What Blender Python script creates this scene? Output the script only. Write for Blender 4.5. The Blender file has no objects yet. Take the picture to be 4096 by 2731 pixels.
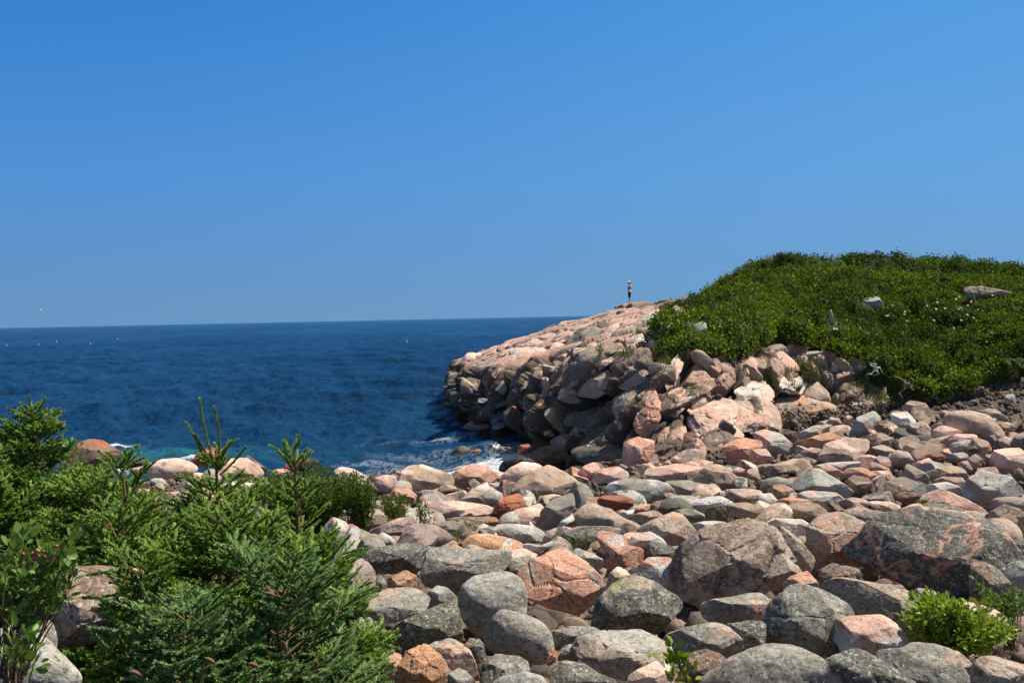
import bpy, bmesh, math
import numpy as np
from mathutils import Vector, Matrix, Euler
from mathutils.bvhtree import BVHTree
R=math.radians
sc=bpy.context.scene
# ---------------------------------------------------------------- camera
F=4100.0; HC=6.5
cam=bpy.data.objects.new('camera',bpy.data.cameras.new('camera')); sc.collection.objects.link(cam)
cam.data.sensor_width=36; cam.data.lens=36*F/4096; cam.data.clip_end=60000; cam.data.clip_start=0.1
cam.location=(0,0,HC)
RM=(Matrix.Rotation(R(90-1.36),3,'X')@Matrix.Rotation(R(-1.21),3,'Z'))
cam.rotation_euler=RM.to_euler(); sc.camera=cam
RMn=np.array(RM)
sc.render.resolution_x=1024; sc.render.resolution_y=682
# ---------------------------------------------------------------- sky and sun
SUN_EL,SUN_AZ=R(57),R(75)          # azimuth clockwise from the view direction
w=bpy.data.worlds.new("World"); sc.world=w; w.use_nodes=True
nt=w.node_tree; bg=nt.nodes['Background']
sky=nt.nodes.new('ShaderNodeTexSky'); sky.sky_type='NISHITA'; sky.sun_disc=False
sky.sun_elevation=SUN_EL; sky.sun_rotation=SUN_AZ; sky.air_density=1.0; sky.dust_density=0.4; sky.ozone_density=3.0
hs=nt.nodes.new('ShaderNodeHueSaturation'); hs.inputs['Saturation'].default_value=0.72
nt.links.new(sky.outputs[0],hs.inputs['Color'])
# the sea air: a deeper blue towards the horizon than the clear-air model gives
tcw=nt.nodes.new('ShaderNodeTexCoord'); sx=nt.nodes.new('ShaderNodeSeparateXYZ'); nt.links.new(tcw.outputs['Generated'],sx.inputs[0])
cr=nt.nodes.new('ShaderNodeValToRGB'); nt.links.new(sx.outputs['Z'],cr.inputs[0])
e=cr.color_ramp.elements; e[0].position=0.0; e[0].color=(0.50,0.55,0.75,1); e[1].position=0.34; e[1].color=(0.95,0.92,0.85,1)
m_=e.new(0.14); m_.color=(0.56,0.66,0.84,1)
mx=nt.nodes.new('ShaderNodeMix'); mx.data_type='RGBA'; mx.blend_type='MULTIPLY'; mx.inputs[0].default_value=1
nt.links.new(hs.outputs[0],mx.inputs[6]); nt.links.new(cr.outputs[0],mx.inputs[7])
# marine air low over the sea: saturated blue, a little paler towards the sun's side
def ramp(cols):
    r=nt.nodes.new('ShaderNodeValToRGB'); nt.links.new(sx.outputs['Z'],r.inputs[0]); el=r.color_ramp.elements
    for i,(p_,c_) in enumerate(cols):
        q=el[i] if i<2 else el.new(p_)
        q.position=p_; q.color=(*[x*2.2 for x in c_],1)
    return r.outputs[0]
LFT=ramp([(0.0,(.145,.30,.53)),(.30,(.030,.205,.62)),(.13,(.085,.285,.66))])
RGT=ramp([(0.0,(.175,.36,.60)),(.30,(.085,.335,.76)),(.13,(.135,.375,.75))])
def mrange(src,a,b):
    m=nt.nodes.new('ShaderNodeMapRange'); m.interpolation_type='SMOOTHSTEP'; m.inputs[1].default_value=a; m.inputs[2].default_value=b; nt.links.new(src,m.inputs[0]); return m.outputs[0]
lr=nt.nodes.new('ShaderNodeMix'); lr.data_type='RGBA'; nt.links.new(mrange(sx.outputs['X'],-.55,.6),lr.inputs[0]); nt.links.new(LFT,lr.inputs[6]); nt.links.new(RGT,lr.inputs[7])
SKY_S=0.06
scl=nt.nodes.new('ShaderNodeMix'); scl.data_type='RGBA'; scl.blend_type='MULTIPLY'; scl.inputs[0].default_value=1; nt.links.new(lr.outputs[2],scl.inputs[6]); scl.inputs[7].default_value=(*[1/2.2/SKY_S/1.434]*3,1)
fin=nt.nodes.new('ShaderNodeMix'); fin.data_type='RGBA'; nt.links.new(mrange(sx.outputs['Z'],.30,.60),fin.inputs[0]); nt.links.new(scl.outputs[2],fin.inputs[6]); nt.links.new(mx.outputs[2],fin.inputs[7])
nt.links.new(fin.outputs[2],bg.inputs['Color']); bg.inputs['Strength'].default_value=SKY_S
ld=bpy.data.lights.new('sun','SUN'); ld.energy=5.0; ld.angle=R(0.5); ld.color=(1,0.94,0.84)
sun=bpy.data.objects.new('sun',ld); sc.collection.objects.link(sun)
SD=Vector((math.sin(SUN_AZ)*math.cos(SUN_EL),math.cos(SUN_AZ)*math.cos(SUN_EL),math.sin(SUN_EL)))
sun.rotation_euler=SD.to_track_quat('Z','Y').to_euler(); sun.location=(30,-10,60)
sc.view_settings.view_transform='Standard'; sc.view_settings.look='None'; sc.view_settings.gamma=1; sc.view_settings.exposure=0.52
sc.render.engine='CYCLES'; sc.cycles.max_bounces=6
# ---------------------------------------------------------------- helpers
def P(px,py,D):
    "world point(s) seen at photo pixel (px,py), D metres in front"
    px=np.asarray(px,float);py=np.asarray(py,float);D=np.asarray(D,float)
    d=np.stack([(px-2048)/F,-(py-1365.5)/F,-np.ones_like(px)],-1)@RMn.T
    return np.array([0,0,HC])+d/d[...,1:2]*D[...,None]
def proj(q):
    c=(np.asarray(q)-np.array([0,0,HC]))@RMn
    return 2048+F*c[...,0]/-c[...,2],1365.5-F*c[...,1]/-c[...,2]
M32=np.uint32(0xffffffff)
def hash3(ix,iy,iz,s=0):
    with np.errstate(over='ignore'):
        h=(ix.astype(np.int64)*374761393+iy.astype(np.int64)*668265263+iz.astype(np.int64)*1274126177+s*974634777)&0xffffffff
        h=((h^(h>>13))*1274126177)&0xffffffff
        h=((h^(h>>16))*2246822519)&0xffffffff
        h=h^(h>>15)
    return (h&0xffffff)/float(0x1000000)
def vn(p,s=0):
    i=np.floor(p).astype(np.int64); f=p-i; f=f*f*(3-2*f); r=0
    for a in (0,1):
        for b in (0,1):
            for c in (0,1):
                wt=(f[:,0] if a else 1-f[:,0])*(f[:,1] if b else 1-f[:,1])*(f[:,2] if c else 1-f[:,2])
                r=r+wt*hash3(i[:,0]+a,i[:,1]+b,i[:,2]+c,s)
    return r*2-1
def fbm(p,o=4,s=0,g=.5):
    r=0;a=1.0;t=0
    for k in range(o):
        r=r+a*vn(p,s+k*7); t+=a; a*=g; p=p*2.03+11.3
    return r/t
def cells(p,s=0,jit=.85):
    "F1, F2, cell centre, cell hash"
    i=np.floor(p).astype(np.int64); n=len(p)
    f1=np.full(n,9.);f2=np.full(n,9.);cc=np.zeros((n,3));hh=np.zeros(n)
    for a in (-1,0,1):
        for b in (-1,0,1):
            for c in (-1,0,1):
                j=i+np.array([a,b,c])
                q=np.stack([j[:,0]+.5+jit*(hash3(j[:,0],j[:,1],j[:,2],s+1)-.5),j[:,1]+.5+jit*(hash3(j[:,0],j[:,1],j[:,2],s+2)-.5),j[:,2]+.5+jit*(hash3(j[:,0],j[:,1],j[:,2],s+3)-.5)],1)
                d=np.linalg.norm(q-p,axis=1)
                nw=d<f1
                f2=np.where(nw,f1,np.minimum(f2,d)); f1=np.where(nw,d,f1)
                cc[nw]=q[nw]; hh[nw]=hash3(j[:,0],j[:,1],j[:,2],s+4)[nw]
    return f1,f2,cc,hh
def mesh(name,v,f,mat,smooth=True,attrs=None):
    m=bpy.data.meshes.new(name); v=np.ascontiguousarray(v,np.float32)
    m.vertices.add(len(v)); m.vertices.foreach_set('co',v.ravel())
    fs=f if isinstance(f,list) else [f]
    fs=[np.asarray(x,np.int32) for x in fs if len(x)]
    nl=sum(x.size for x in fs); m.loops.add(nl); m.loops.foreach_set('vertex_index',np.concatenate([x.ravel() for x in fs]))
    npoly=sum(len(x) for x in fs); m.polygons.add(npoly)
    tot=np.concatenate([np.full(len(x),x.shape[1],np.int32) for x in fs])
    st=np.concatenate([[0],np.cumsum(tot)[:-1]]).astype(np.int32)
    m.polygons.foreach_set('loop_start',st); m.polygons.foreach_set('loop_total',tot)
    if attrs:
        for k,a in attrs.items():
            at=m.attributes.new(k,'FLOAT','POINT'); at.data.foreach_set('value',np.asarray(a,np.float32))
    m.update(calc_edges=True)
    if smooth: m.polygons.foreach_set('use_smooth',np.ones(npoly,bool))
    if smooth=='sharp': m.set_sharp_from_angle(angle=R(24))
    if mat: m.materials.append(mat)
    m.update(); return m
def link(name,me,loc=(0,0,0),parent=None,label=None,cat=None,group=None,kind=None):
    o=bpy.data.objects.new(name,me); sc.collection.objects.link(o); o.location=loc
    if parent: o.parent=parent
    if label: o['label']=label
    if cat: o['category']=cat
    if group: o['group']=group
    if kind: o['kind']=kind
    return o
_ico={}
def ico(n):
    if n not in _ico:
        b=bmesh.new(); bmesh.ops.create_icosphere(b,subdivisions=n,radius=1)
        _ico[n]=(np.array([v.co[:] for v in b.verts]),np.array([[v.index for v in f.verts] for f in b.faces])); b.free()
    v,f=_ico[n]; return v.copy(),f
# ---------------------------------------------------------------- node material helper
class NT:
    def __init__(s,name):
        s.m=bpy.data.materials.new(name); s.m.use_nodes=True; s.t=s.m.node_tree; s.b=s.t.nodes['Principled BSDF']; s.o=s.t.nodes['Material Output']
    def n(s,typ,**k):
        x=s.t.nodes.new('ShaderNode'+typ)
        for a,b in k.items(): setattr(x,a,b)
        return x
    def l(s,a,b): s.t.links.new(a,b)
    def noise(s,vec,scale,det=4,rough=.55,dist=0):
        x=s.n('TexNoise'); x.inputs['Scale'].default_value=scale; x.inputs['Detail'].default_value=det; x.inputs['Roughness'].default_value=rough; x.inputs['Distortion'].default_value=dist
        if vec: s.l(vec,x.inputs['Vector'])
        return x.outputs['Fac']
    def mr(s,v,a,b,c=0,d=1,smooth=False):
        x=s.n('MapRange'); x.inputs[1].default_value=a;x.inputs[2].default_value=b;x.inputs[3].default_value=c;x.inputs[4].default_value=d
        if smooth: x.interpolation_type='SMOOTHSTEP'
        s.l(v,x.inputs[0]); return x.outputs[0]
    def math(s,op,a,b=None):
        x=s.n('Math',operation=op)
        for i,v in enumerate((a,b)):
            if v is None: continue
            if isinstance(v,(int,float)): x.inputs[i].default_value=v
            else: s.l(v,x.inputs[i])
        return x.outputs[0]
    def mix(s,fac,a,b,bt='MIX'):
        x=s.n('Mix',data_type='RGBA',blend_type=bt)
        for i,v in ((0,fac),(6,a),(7,b)):
            if isinstance(v,(int,float)): x.inputs[i].default_value=v
            elif isinstance(v,tuple): x.inputs[i].default_value=(*v,1) if len(v)==3 else v
            else: s.l(v,x.inputs[i])
        return x.outputs[2]
    def attr(s,name,typ='GEOMETRY',out='Fac'):
        x=s.n('Attribute'); x.attribute_type=typ; x.attribute_name=name; return x.outputs[out]
    def bump(s,h,st,dist,prev=None):
        x=s.n('Bump'); x.inputs['Strength'].default_value=st; x.inputs['Distance'].default_value=dist; s.l(h,x.inputs['Height'])
        if prev: s.l(prev,x.inputs['Normal'])
        return x.outputs[0]
def rock_material():
    t=NT('granite'); tc=t.n('TexCoord'); oi=t.n('ObjectInfo')
    off=t.n('VectorMath',operation='SCALE'); off.inputs[0].default_value=(37,19,53); t.l(oi.outputs['Random'],off.inputs['Scale'])
    ad=t.n('VectorMath',operation='ADD'); t.l(tc.outputs['Object'],ad.inputs[0]); t.l(off.outputs[0],ad.inputs[1]); v=ad.outputs[0]
    c1=t.attr('c1','OBJECT','Color'); c2=t.attr('c2','OBJECT','Color'); amt=t.attr('amt','OBJECT'); spk=t.attr('spk','OBJECT'); lic=t.attr('lic','OBJECT'); fs=t.attr('fs','OBJECT')
    vs=t.n('VectorMath',operation='SCALE'); t.l(v,vs.inputs[0]); t.l(fs,vs.inputs['Scale']); u=vs.outputs[0]
    n1=t.noise(u,1.3,7,.62,.6)
    d=t.math('SUBTRACT',n1,t.mr(amt,0,1,.72,.28)); f1=t.mr(d,-.025,.035)
    col=t.mix(f1,c1,c2)
    vn_=t.noise(u,.75,5,.6,.4); vf=t.math('MULTIPLY',t.mr(t.math('ABSOLUTE',t.math('SUBTRACT',vn_,.5)),.006,.022,1,0),t.attr('vein','OBJECT')); col=t.mix(vf,col,c2)
    n2=t.noise(u,4.5,8,.7); col=t.mix(1.0,col,t.mix(t.mr(n2,.3,.7),(.62,.6,.58),(1.25,1.25,1.25)),'MULTIPLY')
    # lichen blotches: pale and nearly black
    n3=t.noise(v,9,6,.7,.4); lf=t.math('MULTIPLY',t.mr(n3,.56,.62),lic); col=t.mix(lf,col,(.42,.43,.38))
    n4=t.noise(v,13,6,.75,.3); lf2=t.math('MULTIPLY',t.mr(n4,.57,.61),lic); col=t.mix(lf2,col,(.045,.045,.04))
    n6=t.noise(v,3.1,5,.7,.8); lf3=t.math('MULTIPLY',t.mr(n6,.6,.66),t.attr('moss','OBJECT')); col=t.mix(lf3,col,(.22,.23,.05))
    # crystal grain
    n5=t.noise(v,30,6,.8); sf=t.math('MULTIPLY',t.mr(n5,.54,.62),spk); col=t.mix(sf,col,(.66,.62,.57))
    n7=t.noise(v,24,6,.8); sf2=t.math('MULTIPLY',t.mr(n7,.54,.61),spk); col=t.mix(sf2,col,(.03,.03,.028))
    t.l(col,t.b.inputs['Base Color']); t.b.inputs['Roughness'].default_value=.85; t.b.inputs['Specular IOR Level'].default_value=.25
    wet=t.attr('wet','OBJECT'); t.l(t.mr(wet,0,1,.85,.25),t.b.inputs['Roughness'])
    b1=t.bump(t.noise(u,7,9,.68),.7,.06); b2=t.bump(t.noise(v,38,6,.75),.55,.012,b1)
    t.l(b2,t.b.inputs['Normal']); return t.m
ROCK=rock_material()
COL={'P':(.67,.41,.305),'S':(.60,.30,.195),'O':(.58,.29,.14),'G':(.285,.26,.21),'D':(.125,.115,.09),'T':(.44,.315,.225),'W':(.66,.62,.565),'B':(.22,.14,.095),
'M':(.19,.185,.12),'V':(.36,.265,.23),'K':(.03,.026,.022),'R':(.36,.125,.065),'C':(.76,.53,.41),'L':(.47,.44,.375),'Q':(.41,.315,.235)}
NAME={'P':'pink','S':'salmon pink','O':'orange','G':'grey','D':'dark grey','T':'tan','W':'whitish','B':'brown','M':'mossy grey','V':'mauve grey','K':'black wet','R':'rust red','C':'pale pink','L':'light grey','Q':'grey brown'}
def rprops(o,a,b,amt=.4,spk=.4,lic=.3,moss=0.,wet=0.,fs=1.,rng=None):
    j=1. if rng is None else .88+.24*rng.random()
    o['c1']=[c*j for c in COL[a]]; o['c2']=[c*j for c in COL[b]]; o['amt']=float(amt); o['spk']=float(spk); o['lic']=float(lic); o['moss']=float(moss); o['vein']=0.; o['wet']=float(wet); o['fs']=float(fs)
# ---------------------------------------------------------------- beach, headland, sea
def sm(x,a,b):
    t=np.clip((x-a)/(b-a),0,1); return t*t*(3-2*t)
_bd=[0,4,8,16,28,38,44,50,60,80]; _bz=[4.6,4.25,3.55,2.85,1.75,.8,-.1,-.9,-2.5,-4]
def zb(x,D):
    x=np.asarray(x,float);D=np.asarray(D,float)
    z=np.interp(D,_bd,_bz)
    z=z+.155*np.clip(x-2,0,40)*sm(D,18,40)
    z=z+.45*sm(-x,.2,2.0)*sm(-D,-8,-4)
    z=z+.5*sm(-x,7,12)*sm(-D,-34,-20)
    return z
def grid_faces(nr,nc,off=0):
    i=np.arange(nr-1)[:,None]*nc+np.arange(nc-1)[None]+off
    return np.stack([i,i+1,i+1+nc,i+nc],-1).reshape(-1,4)
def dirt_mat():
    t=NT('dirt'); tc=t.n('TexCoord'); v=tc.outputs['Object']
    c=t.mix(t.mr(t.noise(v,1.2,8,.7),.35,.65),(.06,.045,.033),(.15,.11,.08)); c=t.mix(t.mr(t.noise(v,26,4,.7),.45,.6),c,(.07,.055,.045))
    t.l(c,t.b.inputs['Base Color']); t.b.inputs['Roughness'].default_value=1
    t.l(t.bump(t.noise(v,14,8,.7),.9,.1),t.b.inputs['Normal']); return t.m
DIRT=dirt_mat()
xs=np.linspace(-60,70,420); ys=np.concatenate([np.linspace(-12,0,14)[:-1],np.linspace(0,60,300)])
X,Y=np.meshgrid(xs,ys); Z=zb(X,np.maximum(Y,0))-.28-.42*sm(Y,5.5,8)*(1-sm(Y,30,38))*sm(X+.25*Y,-1.5,.5)
pp=np.stack([X.ravel(),Y.ravel(),Z.ravel()],1); pp[:,2]+=.14*fbm(pp*.9,4)
GROUND=link('ground',mesh('ground',pp,grid_faces(len(ys),len(xs)),DIRT),kind='structure')

# headland: rows of photo sightings with their distances, base to ridge
HL=[
[(1830,1566,92),(1835,1525,92),(1840,1495,92),(1845,1475,92),(1850,1458,92),(1862,1442,93)],
[(1832,1628,76),(1832,1560,76.6),(1832,1502,77.5),(1845,1466,79),(1868,1443,82),(1905,1418,86)],
[(1890,1685,65.3),(1878,1610,66),(1868,1540,67.2),(1875,1468,69.5),(1925,1425,75),(1965,1388,81)],
[(1995,1728,58.5),(1990,1640,59.6),(1985,1560,61.),(2005,1450,64),(2060,1393,71),(2100,1345,80)],
[(2110,1775,53),(2110,1680,54),(2120,1580,55.6),(2150,1440,59),(2190,1365,68),(2205,1302,79)],
[(2240,1860,45),(2245,1745,46.2),(2255,1625,48),(2290,1425,52),(2328,1335,64),(2325,1277,78)],
[(2380,1890,41.5),(2390,1765,42.6),(2400,1625,44.2),(2420,1405,47.5),(2450,1302,61),(2465,1236,77)],
[(2540,1885,38.8),(2560,1765,40),(2580,1605,41.6),(2600,1392,45),(2600,1292,59),(2590,1214,77)],
[(2700,1855,38.3),(2720,1725,39.5),(2740,1565,41.2),(2760,1402,44.5),(2780,1292,55),(2780,1190,72)],
[(2880,1795,39.5),(2890,1692,40.6),(2900,1562,42),(2900,1400,45),(2900,1265,53),(2900,1158,67)],
[(3060,1735,42),(3070,1645,42.8),(3080,1545,44),(3060,1400,46.8),(3060,1205,56),(3060,1094,68)],
[(3250,1685,44),(3250,1615,44.8),(3250,1535,45.8),(3240,1425,48),(3250,1205,57),(3250,1056,68)],
[(3450,1645,44.5),(3450,1592,45.2),(3450,1530,46.1),(3450,1462,47.8),(3450,1225,57),(3450,1058,68)],
[(3650,1612,45),(3650,1592,45.4),(3650,1574,46.),(3650,1548,47.2),(3650,1255,57),(3650,1078,67)],
[(3900,1592,44.5),(3900,1577,45),(3900,1562,45.8),(3900,1542,46.8),(3900,1255,56),(3900,1074,66)],
[(4120,1572,43),(4120,1557,43.5),(4120,1542,44),(4120,1522,45),(4120,1255,54),(4120,1094,65)],
[(4500,1552,41),(4500,1537,41.5),(4500,1522,42),(4500,1502,43),(4500,1255,52),(4500,1085,62)],
[(5300,1540,38),(5300,1520,39),(5300,1502,40),(5300,1482,41),(5300,1255,50),(5300,1130,60)]]
G=[]
for col in HL:
    c=[P(*map(float,q)) for q in col]
    b=c[0]; out=np.array([0,-1.2,-2.2]) ; r=c[-1]
    G.append([b+np.array([0,-2.5,-5.]),b+np.array([0,-.5,-.9])]+c+[r+np.array([.6,3,-.25]),r+np.array([2,12,-2.2]),r+np.array([5,32,-r[2]-1.5])])
G=np.array(G)                                   # (ncol,nrow,3)
# wrap the tip round the back
back=G[0]+np.array([9,14,0.])*np.array([1,1,1]); back[:,2]-=.4
G=np.concatenate([back[None],G],0)
def spline(A,axis,n,wts=None):
    A=np.moveaxis(A,axis,0); N=len(A)
    if wts is None: t=np.linspace(0,N-1,n)
    else:
        cw=np.concatenate([[0],np.cumsum(wts)]); t=np.interp(np.linspace(0,cw[-1],n),cw,np.arange(N))
    i=np.clip(np.floor(t).astype(int),0,N-2); f=(t-i).reshape(-1,*[1]*(A.ndim-1))
    g=lambda k:A[np.clip(k,0,N-1)]
    p0,p1,p2,p3=g(i-1),g(i),g(i+1),g(i+2)
    m1=(p2-p0)*.5;m2=(p3-p1)*.5
    r=(2*f**3-3*f**2+1)*p1+(f**3-2*f**2+f)*m1+(-2*f**3+3*f**2)*p2+(f**3-f**2)*m2
    return np.moveaxis(r,0,axis),t
NC,NR=1080,520
wc=[.8,.8,1,1,1,1.1,1.1,1.1,1.1,1.2,1.2,1.2,1.2,1.1,1.2,1.1,.8,.5]
S1,tc_=spline(G,0,NC,wc)
S2,tr_=spline(S1,1,NR,[.3,.4,1.1,1.2,1.6,1.3,1.3,.4,.5,.4])
HB=S2                                            # smooth base surface (NC,NR,3)
nrm=np.cross(np.gradient(HB,axis=0),np.gradient(HB,axis=1)); nrm/=np.linalg.norm(nrm,axis=2,keepdims=True)+1e-9
if nrm[NC//2,NR//3,1]>0: nrm=-nrm
Pb=HB.reshape(-1,3); Nb=nrm.reshape(-1,3)
hpx,hpy=proj(Pb)
# where shrubs cover the hill (photo outline)
VEG=np.array([(2625,1360),(2680,1310),(2740,1262),(2800,1215),(2860,1168),(2960,1090),(3120,1020),(3300,1000),(3700,1030),(3900,1020),(4300,1040),(5400,1050),(5400,1500),(4096,1535),(3900,1590),(3760,1640),(3660,1600),(3560,1560),(3420,1475),(3330,1450),(3230,1405),(3150,1390),(3080,1350),(3020,1415),(2890,1415),(2800,1420),(2720,1415),(2650,1410)],float)
def inpoly(x,y,poly):
    r=np.zeros(len(x),bool); n=len(poly)
    for k in range(n):
        x1,y1=poly[k];x2,y2=poly[(k+1)%n]
        c=((y1>y)!=(y2>y))&(x<(x2-x1)*(y-y1)/(y2-y1+1e-12)+x1); r^=c
    return r
_jx=34*fbm(Pb*.45,3,201)+16*fbm(Pb*1.6,3,202); _jy=30*fbm(Pb*.45,3,203)+14*fbm(Pb*1.6,3,204)
trr=np.broadcast_to(tr_[None,:],(NC,NR)).reshape(-1)
veg=inpoly(hpx+_jx,hpy+_jy*np.where(hpy<1150,.3,1.),VEG)|((hpx>2900)&(trr>7.0)&(trr<9.6))
V2=veg.reshape(NC,NR).astype(float)
for _ in range(6): V2=(V2+np.roll(V2,1,0)+np.roll(V2,-1,0)+np.roll(V2,1,1)+np.roll(V2,-1,1))/5
vegs=V2.ravel()
# fractured rock: leaning blocks of two sizes
ca,sa=math.cos(.75),math.sin(.75)
def blk(p,size,asp,s):
    q=np.stack([p[:,0]*ca+p[:,2]*sa,p[:,1],-p[:,0]*sa+p[:,2]*ca],1)
    q=q+.13*size*np.stack([fbm(p/size*.7,3,s+50),fbm(p/size*.7,3,s+60),fbm(p/size*.7,3,s+70)],1)
    q=q/(size*np.array(asp)); f1,f2,cc,h=cells(q,s)
    d=q-cc; h2=hash3((h*9999).astype(int),np.zeros(len(h),int),np.zeros(len(h),int),5)
    tilt=(d[:,0]*(h-.5)+d[:,2]*(h2-.5)*1.3+d[:,1]*(.5-h))*1.65
    gap=-np.clip(1-(f2-f1)/.09,0,1)**1
    return (h-.5)*.8+tilt,gap,h
b1,g1,h1=blk(Pb,3.2,(1.9,1.2,.62),10)
b2,g2,h2=blk(Pb,1.5,(1.8,1.1,.62),20)
b3,g3,h3=blk(Pb,.55,(1.4,1.1,.6),30)
steep=1-sm(Nb[:,2],.55,.93)
amp=(.13+.97*steep)*(1-.75*vegs)
ridge=sm(trr,6.2,7.0)*(1-sm(trr,7.2,8))
amp=amp*(1-.6*ridge)
disp=amp*(1.05*b1+.60*b2+.12*b3+.70*g1+.40*g2+.10*g3)+.05*fbm(Pb*2,4,3)
_f1=cells(Pb/1.35+.35*np.stack([fbm(Pb,2,1),fbm(Pb,2,2),fbm(Pb,2,3)],1),55)[0]; _f2=cells(Pb/.62,56)[0]
vm=.7*fbm(Pb*.28,3,77)+1.05*(1-1.9*_f1**2)+.38*(1-1.9*_f2**2)
under=.45                                          # turf lip above the cliff
disp=disp+(1-vegs)*(1-steep)*(.34*g1+.14*g2+.20*b1+.10*b2)
_dg=disp.reshape(NC,NR).copy()
for _ in range(2): _dg=(_dg+np.roll(_dg,1,0)+np.roll(_dg,-1,0)+np.roll(_dg,1,1)+np.roll(_dg,-1,1))/5
disp=_dg.ravel()
crack=np.clip(-(1.1*g1+.7*g2+.15*g3*steep),0,1)
disp=disp+vegs*(vm*(.45+.25*(1-ridge))+under*(1-.7*ridge)-1.15*ridge-.15)
Ph=Pb+Nb*disp[:,None]
def head_mat():
    t=NT('headland_rock'); tc=t.n('TexCoord'); v=tc.outputs['Object']; h=t.attr('blk'); h2=t.attr('blk2')
    n1=t.noise(v,.35,6,.6,.5)
    pink=t.mix(h2,(.70,.45,.335),(.56,.33,.24)); grey=t.mix(h2,(.43,.335,.26),(.30,.225,.17))
    # joint blocks weather pink or grey brown
    c=t.mix(t.mr(t.math('SUBTRACT',t.math('ADD',t.math('MULTIPLY',h,.35),n1),t.math('MULTIPLY',t.attr('top'),.16)),.58,.70),pink,grey)
    tan=t.mix(t.attr('low'),c,t.mix(n1,(.13,.10,.075),(.24,.145,.10)))
    c=t.mix(t.mr(t.noise(v,3,7,.7),.3,.7),tan,t.mix(.5,tan,(.12,.10,.085)),'MIX')
    c=t.mix(t.mr(t.noise(v,1.1,7,.75,.6),.56,.64),c,(.68,.54,.45))
    c=t.mix(t.mr(t.noise(v,14,4,.7),.58,.66),c,(.10,.085,.07))
    c=t.mix(t.math('MULTIPLY',t.attr('crack'),.8),c,(.05,.042,.035))
    n=t.math('ADD',t.attr('wetz'),t.mr(n1,0,1,-.3,.3)); c=t.mix(t.mr(n,.45,.6),c,t.mix(h2,(.035,.028,.022),(.16,.075,.04)))
    cg=t.mix(t.mr(t.noise(v,2.5,6,.7),.35,.65),(.022,.04,.008),(.06,.085,.018)); c=t.mix(t.mr(t.math('ADD',t.attr('veg'),t.mr(t.noise(v,1.5,6,.7),0,1,-.35,.35)),.4,.5),c,cg)
    t.l(c,t.b.inputs['Base Color']); t.b.inputs['Roughness'].default_value=.9; t.b.inputs['Specular IOR Level'].default_value=.2
    k=t.bump(t.noise(v,2.2,9,.7),.8,.22); k=t.bump(t.noise(v,11,6,.7),.5,.04,k); t.l(k,t.b.inputs['Normal']); return t.m
wetz=1-sm(Ph[:,2]+.25*fbm(Ph*.5,3,9),.35,1.3)
low=(1-sm(Ph[:,2]+.6*fbm(Ph*.4,3,8),2.6,5.0))*sm(steep,.1,.5)*(1-.65*sm(hpx,2650,2900))
hf=grid_faces(NC,NR)
HEADM=mesh('headland',Ph,hf,head_mat(),smooth='sharp',attrs={'crack':crack,'top':(1-sm(hpx,2300,2700))*(1-steep),'veg':vegs,'blk':h1,'blk2':h2,'wetz':wetz,'low':low})
bm=bmesh.new(); bm.from_mesh(HEADM); bmesh.ops.recalc_face_normals(bm,faces=bm.faces); bm.free()
HEAD=link('headland',HEADM,kind='structure')
HBVH=BVHTree.FromPolygons([tuple(x) for x in Ph[:].tolist()],[tuple(x) for x in hf.tolist()])
def ray_head(px,py):
    d=Vector(P(px,py,1.0)-np.array([0,0,HC])).normalized(); h=HBVH.ray_cast(Vector((0,0,HC)),d)
    return h[0],h[1]
# sea
def water_mat():
    t=NT('sea_water'); tc=t.n('TexCoord'); v=tc.outputs['Object']
    mp=t.n('Mapping'); mp.inputs['Scale'].default_value=(.012,.004,1); t.l(v,mp.inputs[0])
    n=t.noise(mp.outputs[0],1,4,.6); teal=t.attr('teal')
    c=t.mix(t.mr(n,.38,.62),(.005,.030,.080),(.010,.052,.120))
    c=t.mix(teal,c,(.03,.17,.20))
    foam=t.attr('foam'); 
    m2=t.n('Mapping'); m2.inputs['Scale'].default_value=(1,.55,1); t.l(v,m2.inputs[0])
    nf=t.noise(m2.outputs[0],1.6,9,.72,1.2); rid=t.math('ABSOLUTE',t.math('SUBTRACT',nf,.5)); lace=t.mr(rid,0,.055,1,0)
    sol=t.mr(t.math('ADD',foam,t.mr(t.noise(m2.outputs[0],.9,7,.7,.6),0,1,-.7,.7)),.55,.75)
    ff=t.math('MAXIMUM',t.math('MULTIPLY',lace,t.mr(foam,.12,.75)),sol); ff=t.math('MINIMUM',ff,1)
    df=t.n('BsdfDiffuse'); nd=t.bump(t.noise(v,.8,7,.68),1.0,1.1); t.l(nd,df.inputs['Normal']); t.l(t.mix(ff,c,(.75,.8,.82)),df.inputs[0])
    gl=t.n('BsdfGlossy'); gl.inputs['Roughness'].default_value=.10; gl.inputs[0].default_value=(.62,.86,1,1)
    m3=t.n('Mapping'); m3.inputs['Scale'].default_value=(.5,1,1); t.l(v,m3.inputs[0])
    k=t.bump(t.noise(m3.outputs[0],.3,3,.6),1.0,.45); k=t.bump(t.noise(m3.outputs[0],.9,3,.6),1.0,1.3,k); k=t.bump(t.noise(m3.outputs[0],2.2,5,.7),1.0,.55,k); k=t.bump(t.noise(m3.outputs[0],7,3,.6),.7,.10,k)
    t.l(k,gl.inputs['Normal'])
    fr=t.n('Fresnel'); fr.inputs['IOR'].default_value=1.33; t.l(k,fr.inputs['Normal'])
    fac=t.math('MULTIPLY',t.mr(fr.outputs[0],.02,1.0,.0,1.0),t.math('SUBTRACT',1.0,ff))
    ms=t.n('MixShader'); t.l(fac,ms.inputs[0]); t.l(df.outputs[0],ms.inputs[1]); t.l(gl.outputs[0],ms.inputs[2]); t.l(ms.outputs[0],t.o.inputs[0]); return t.m
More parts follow.
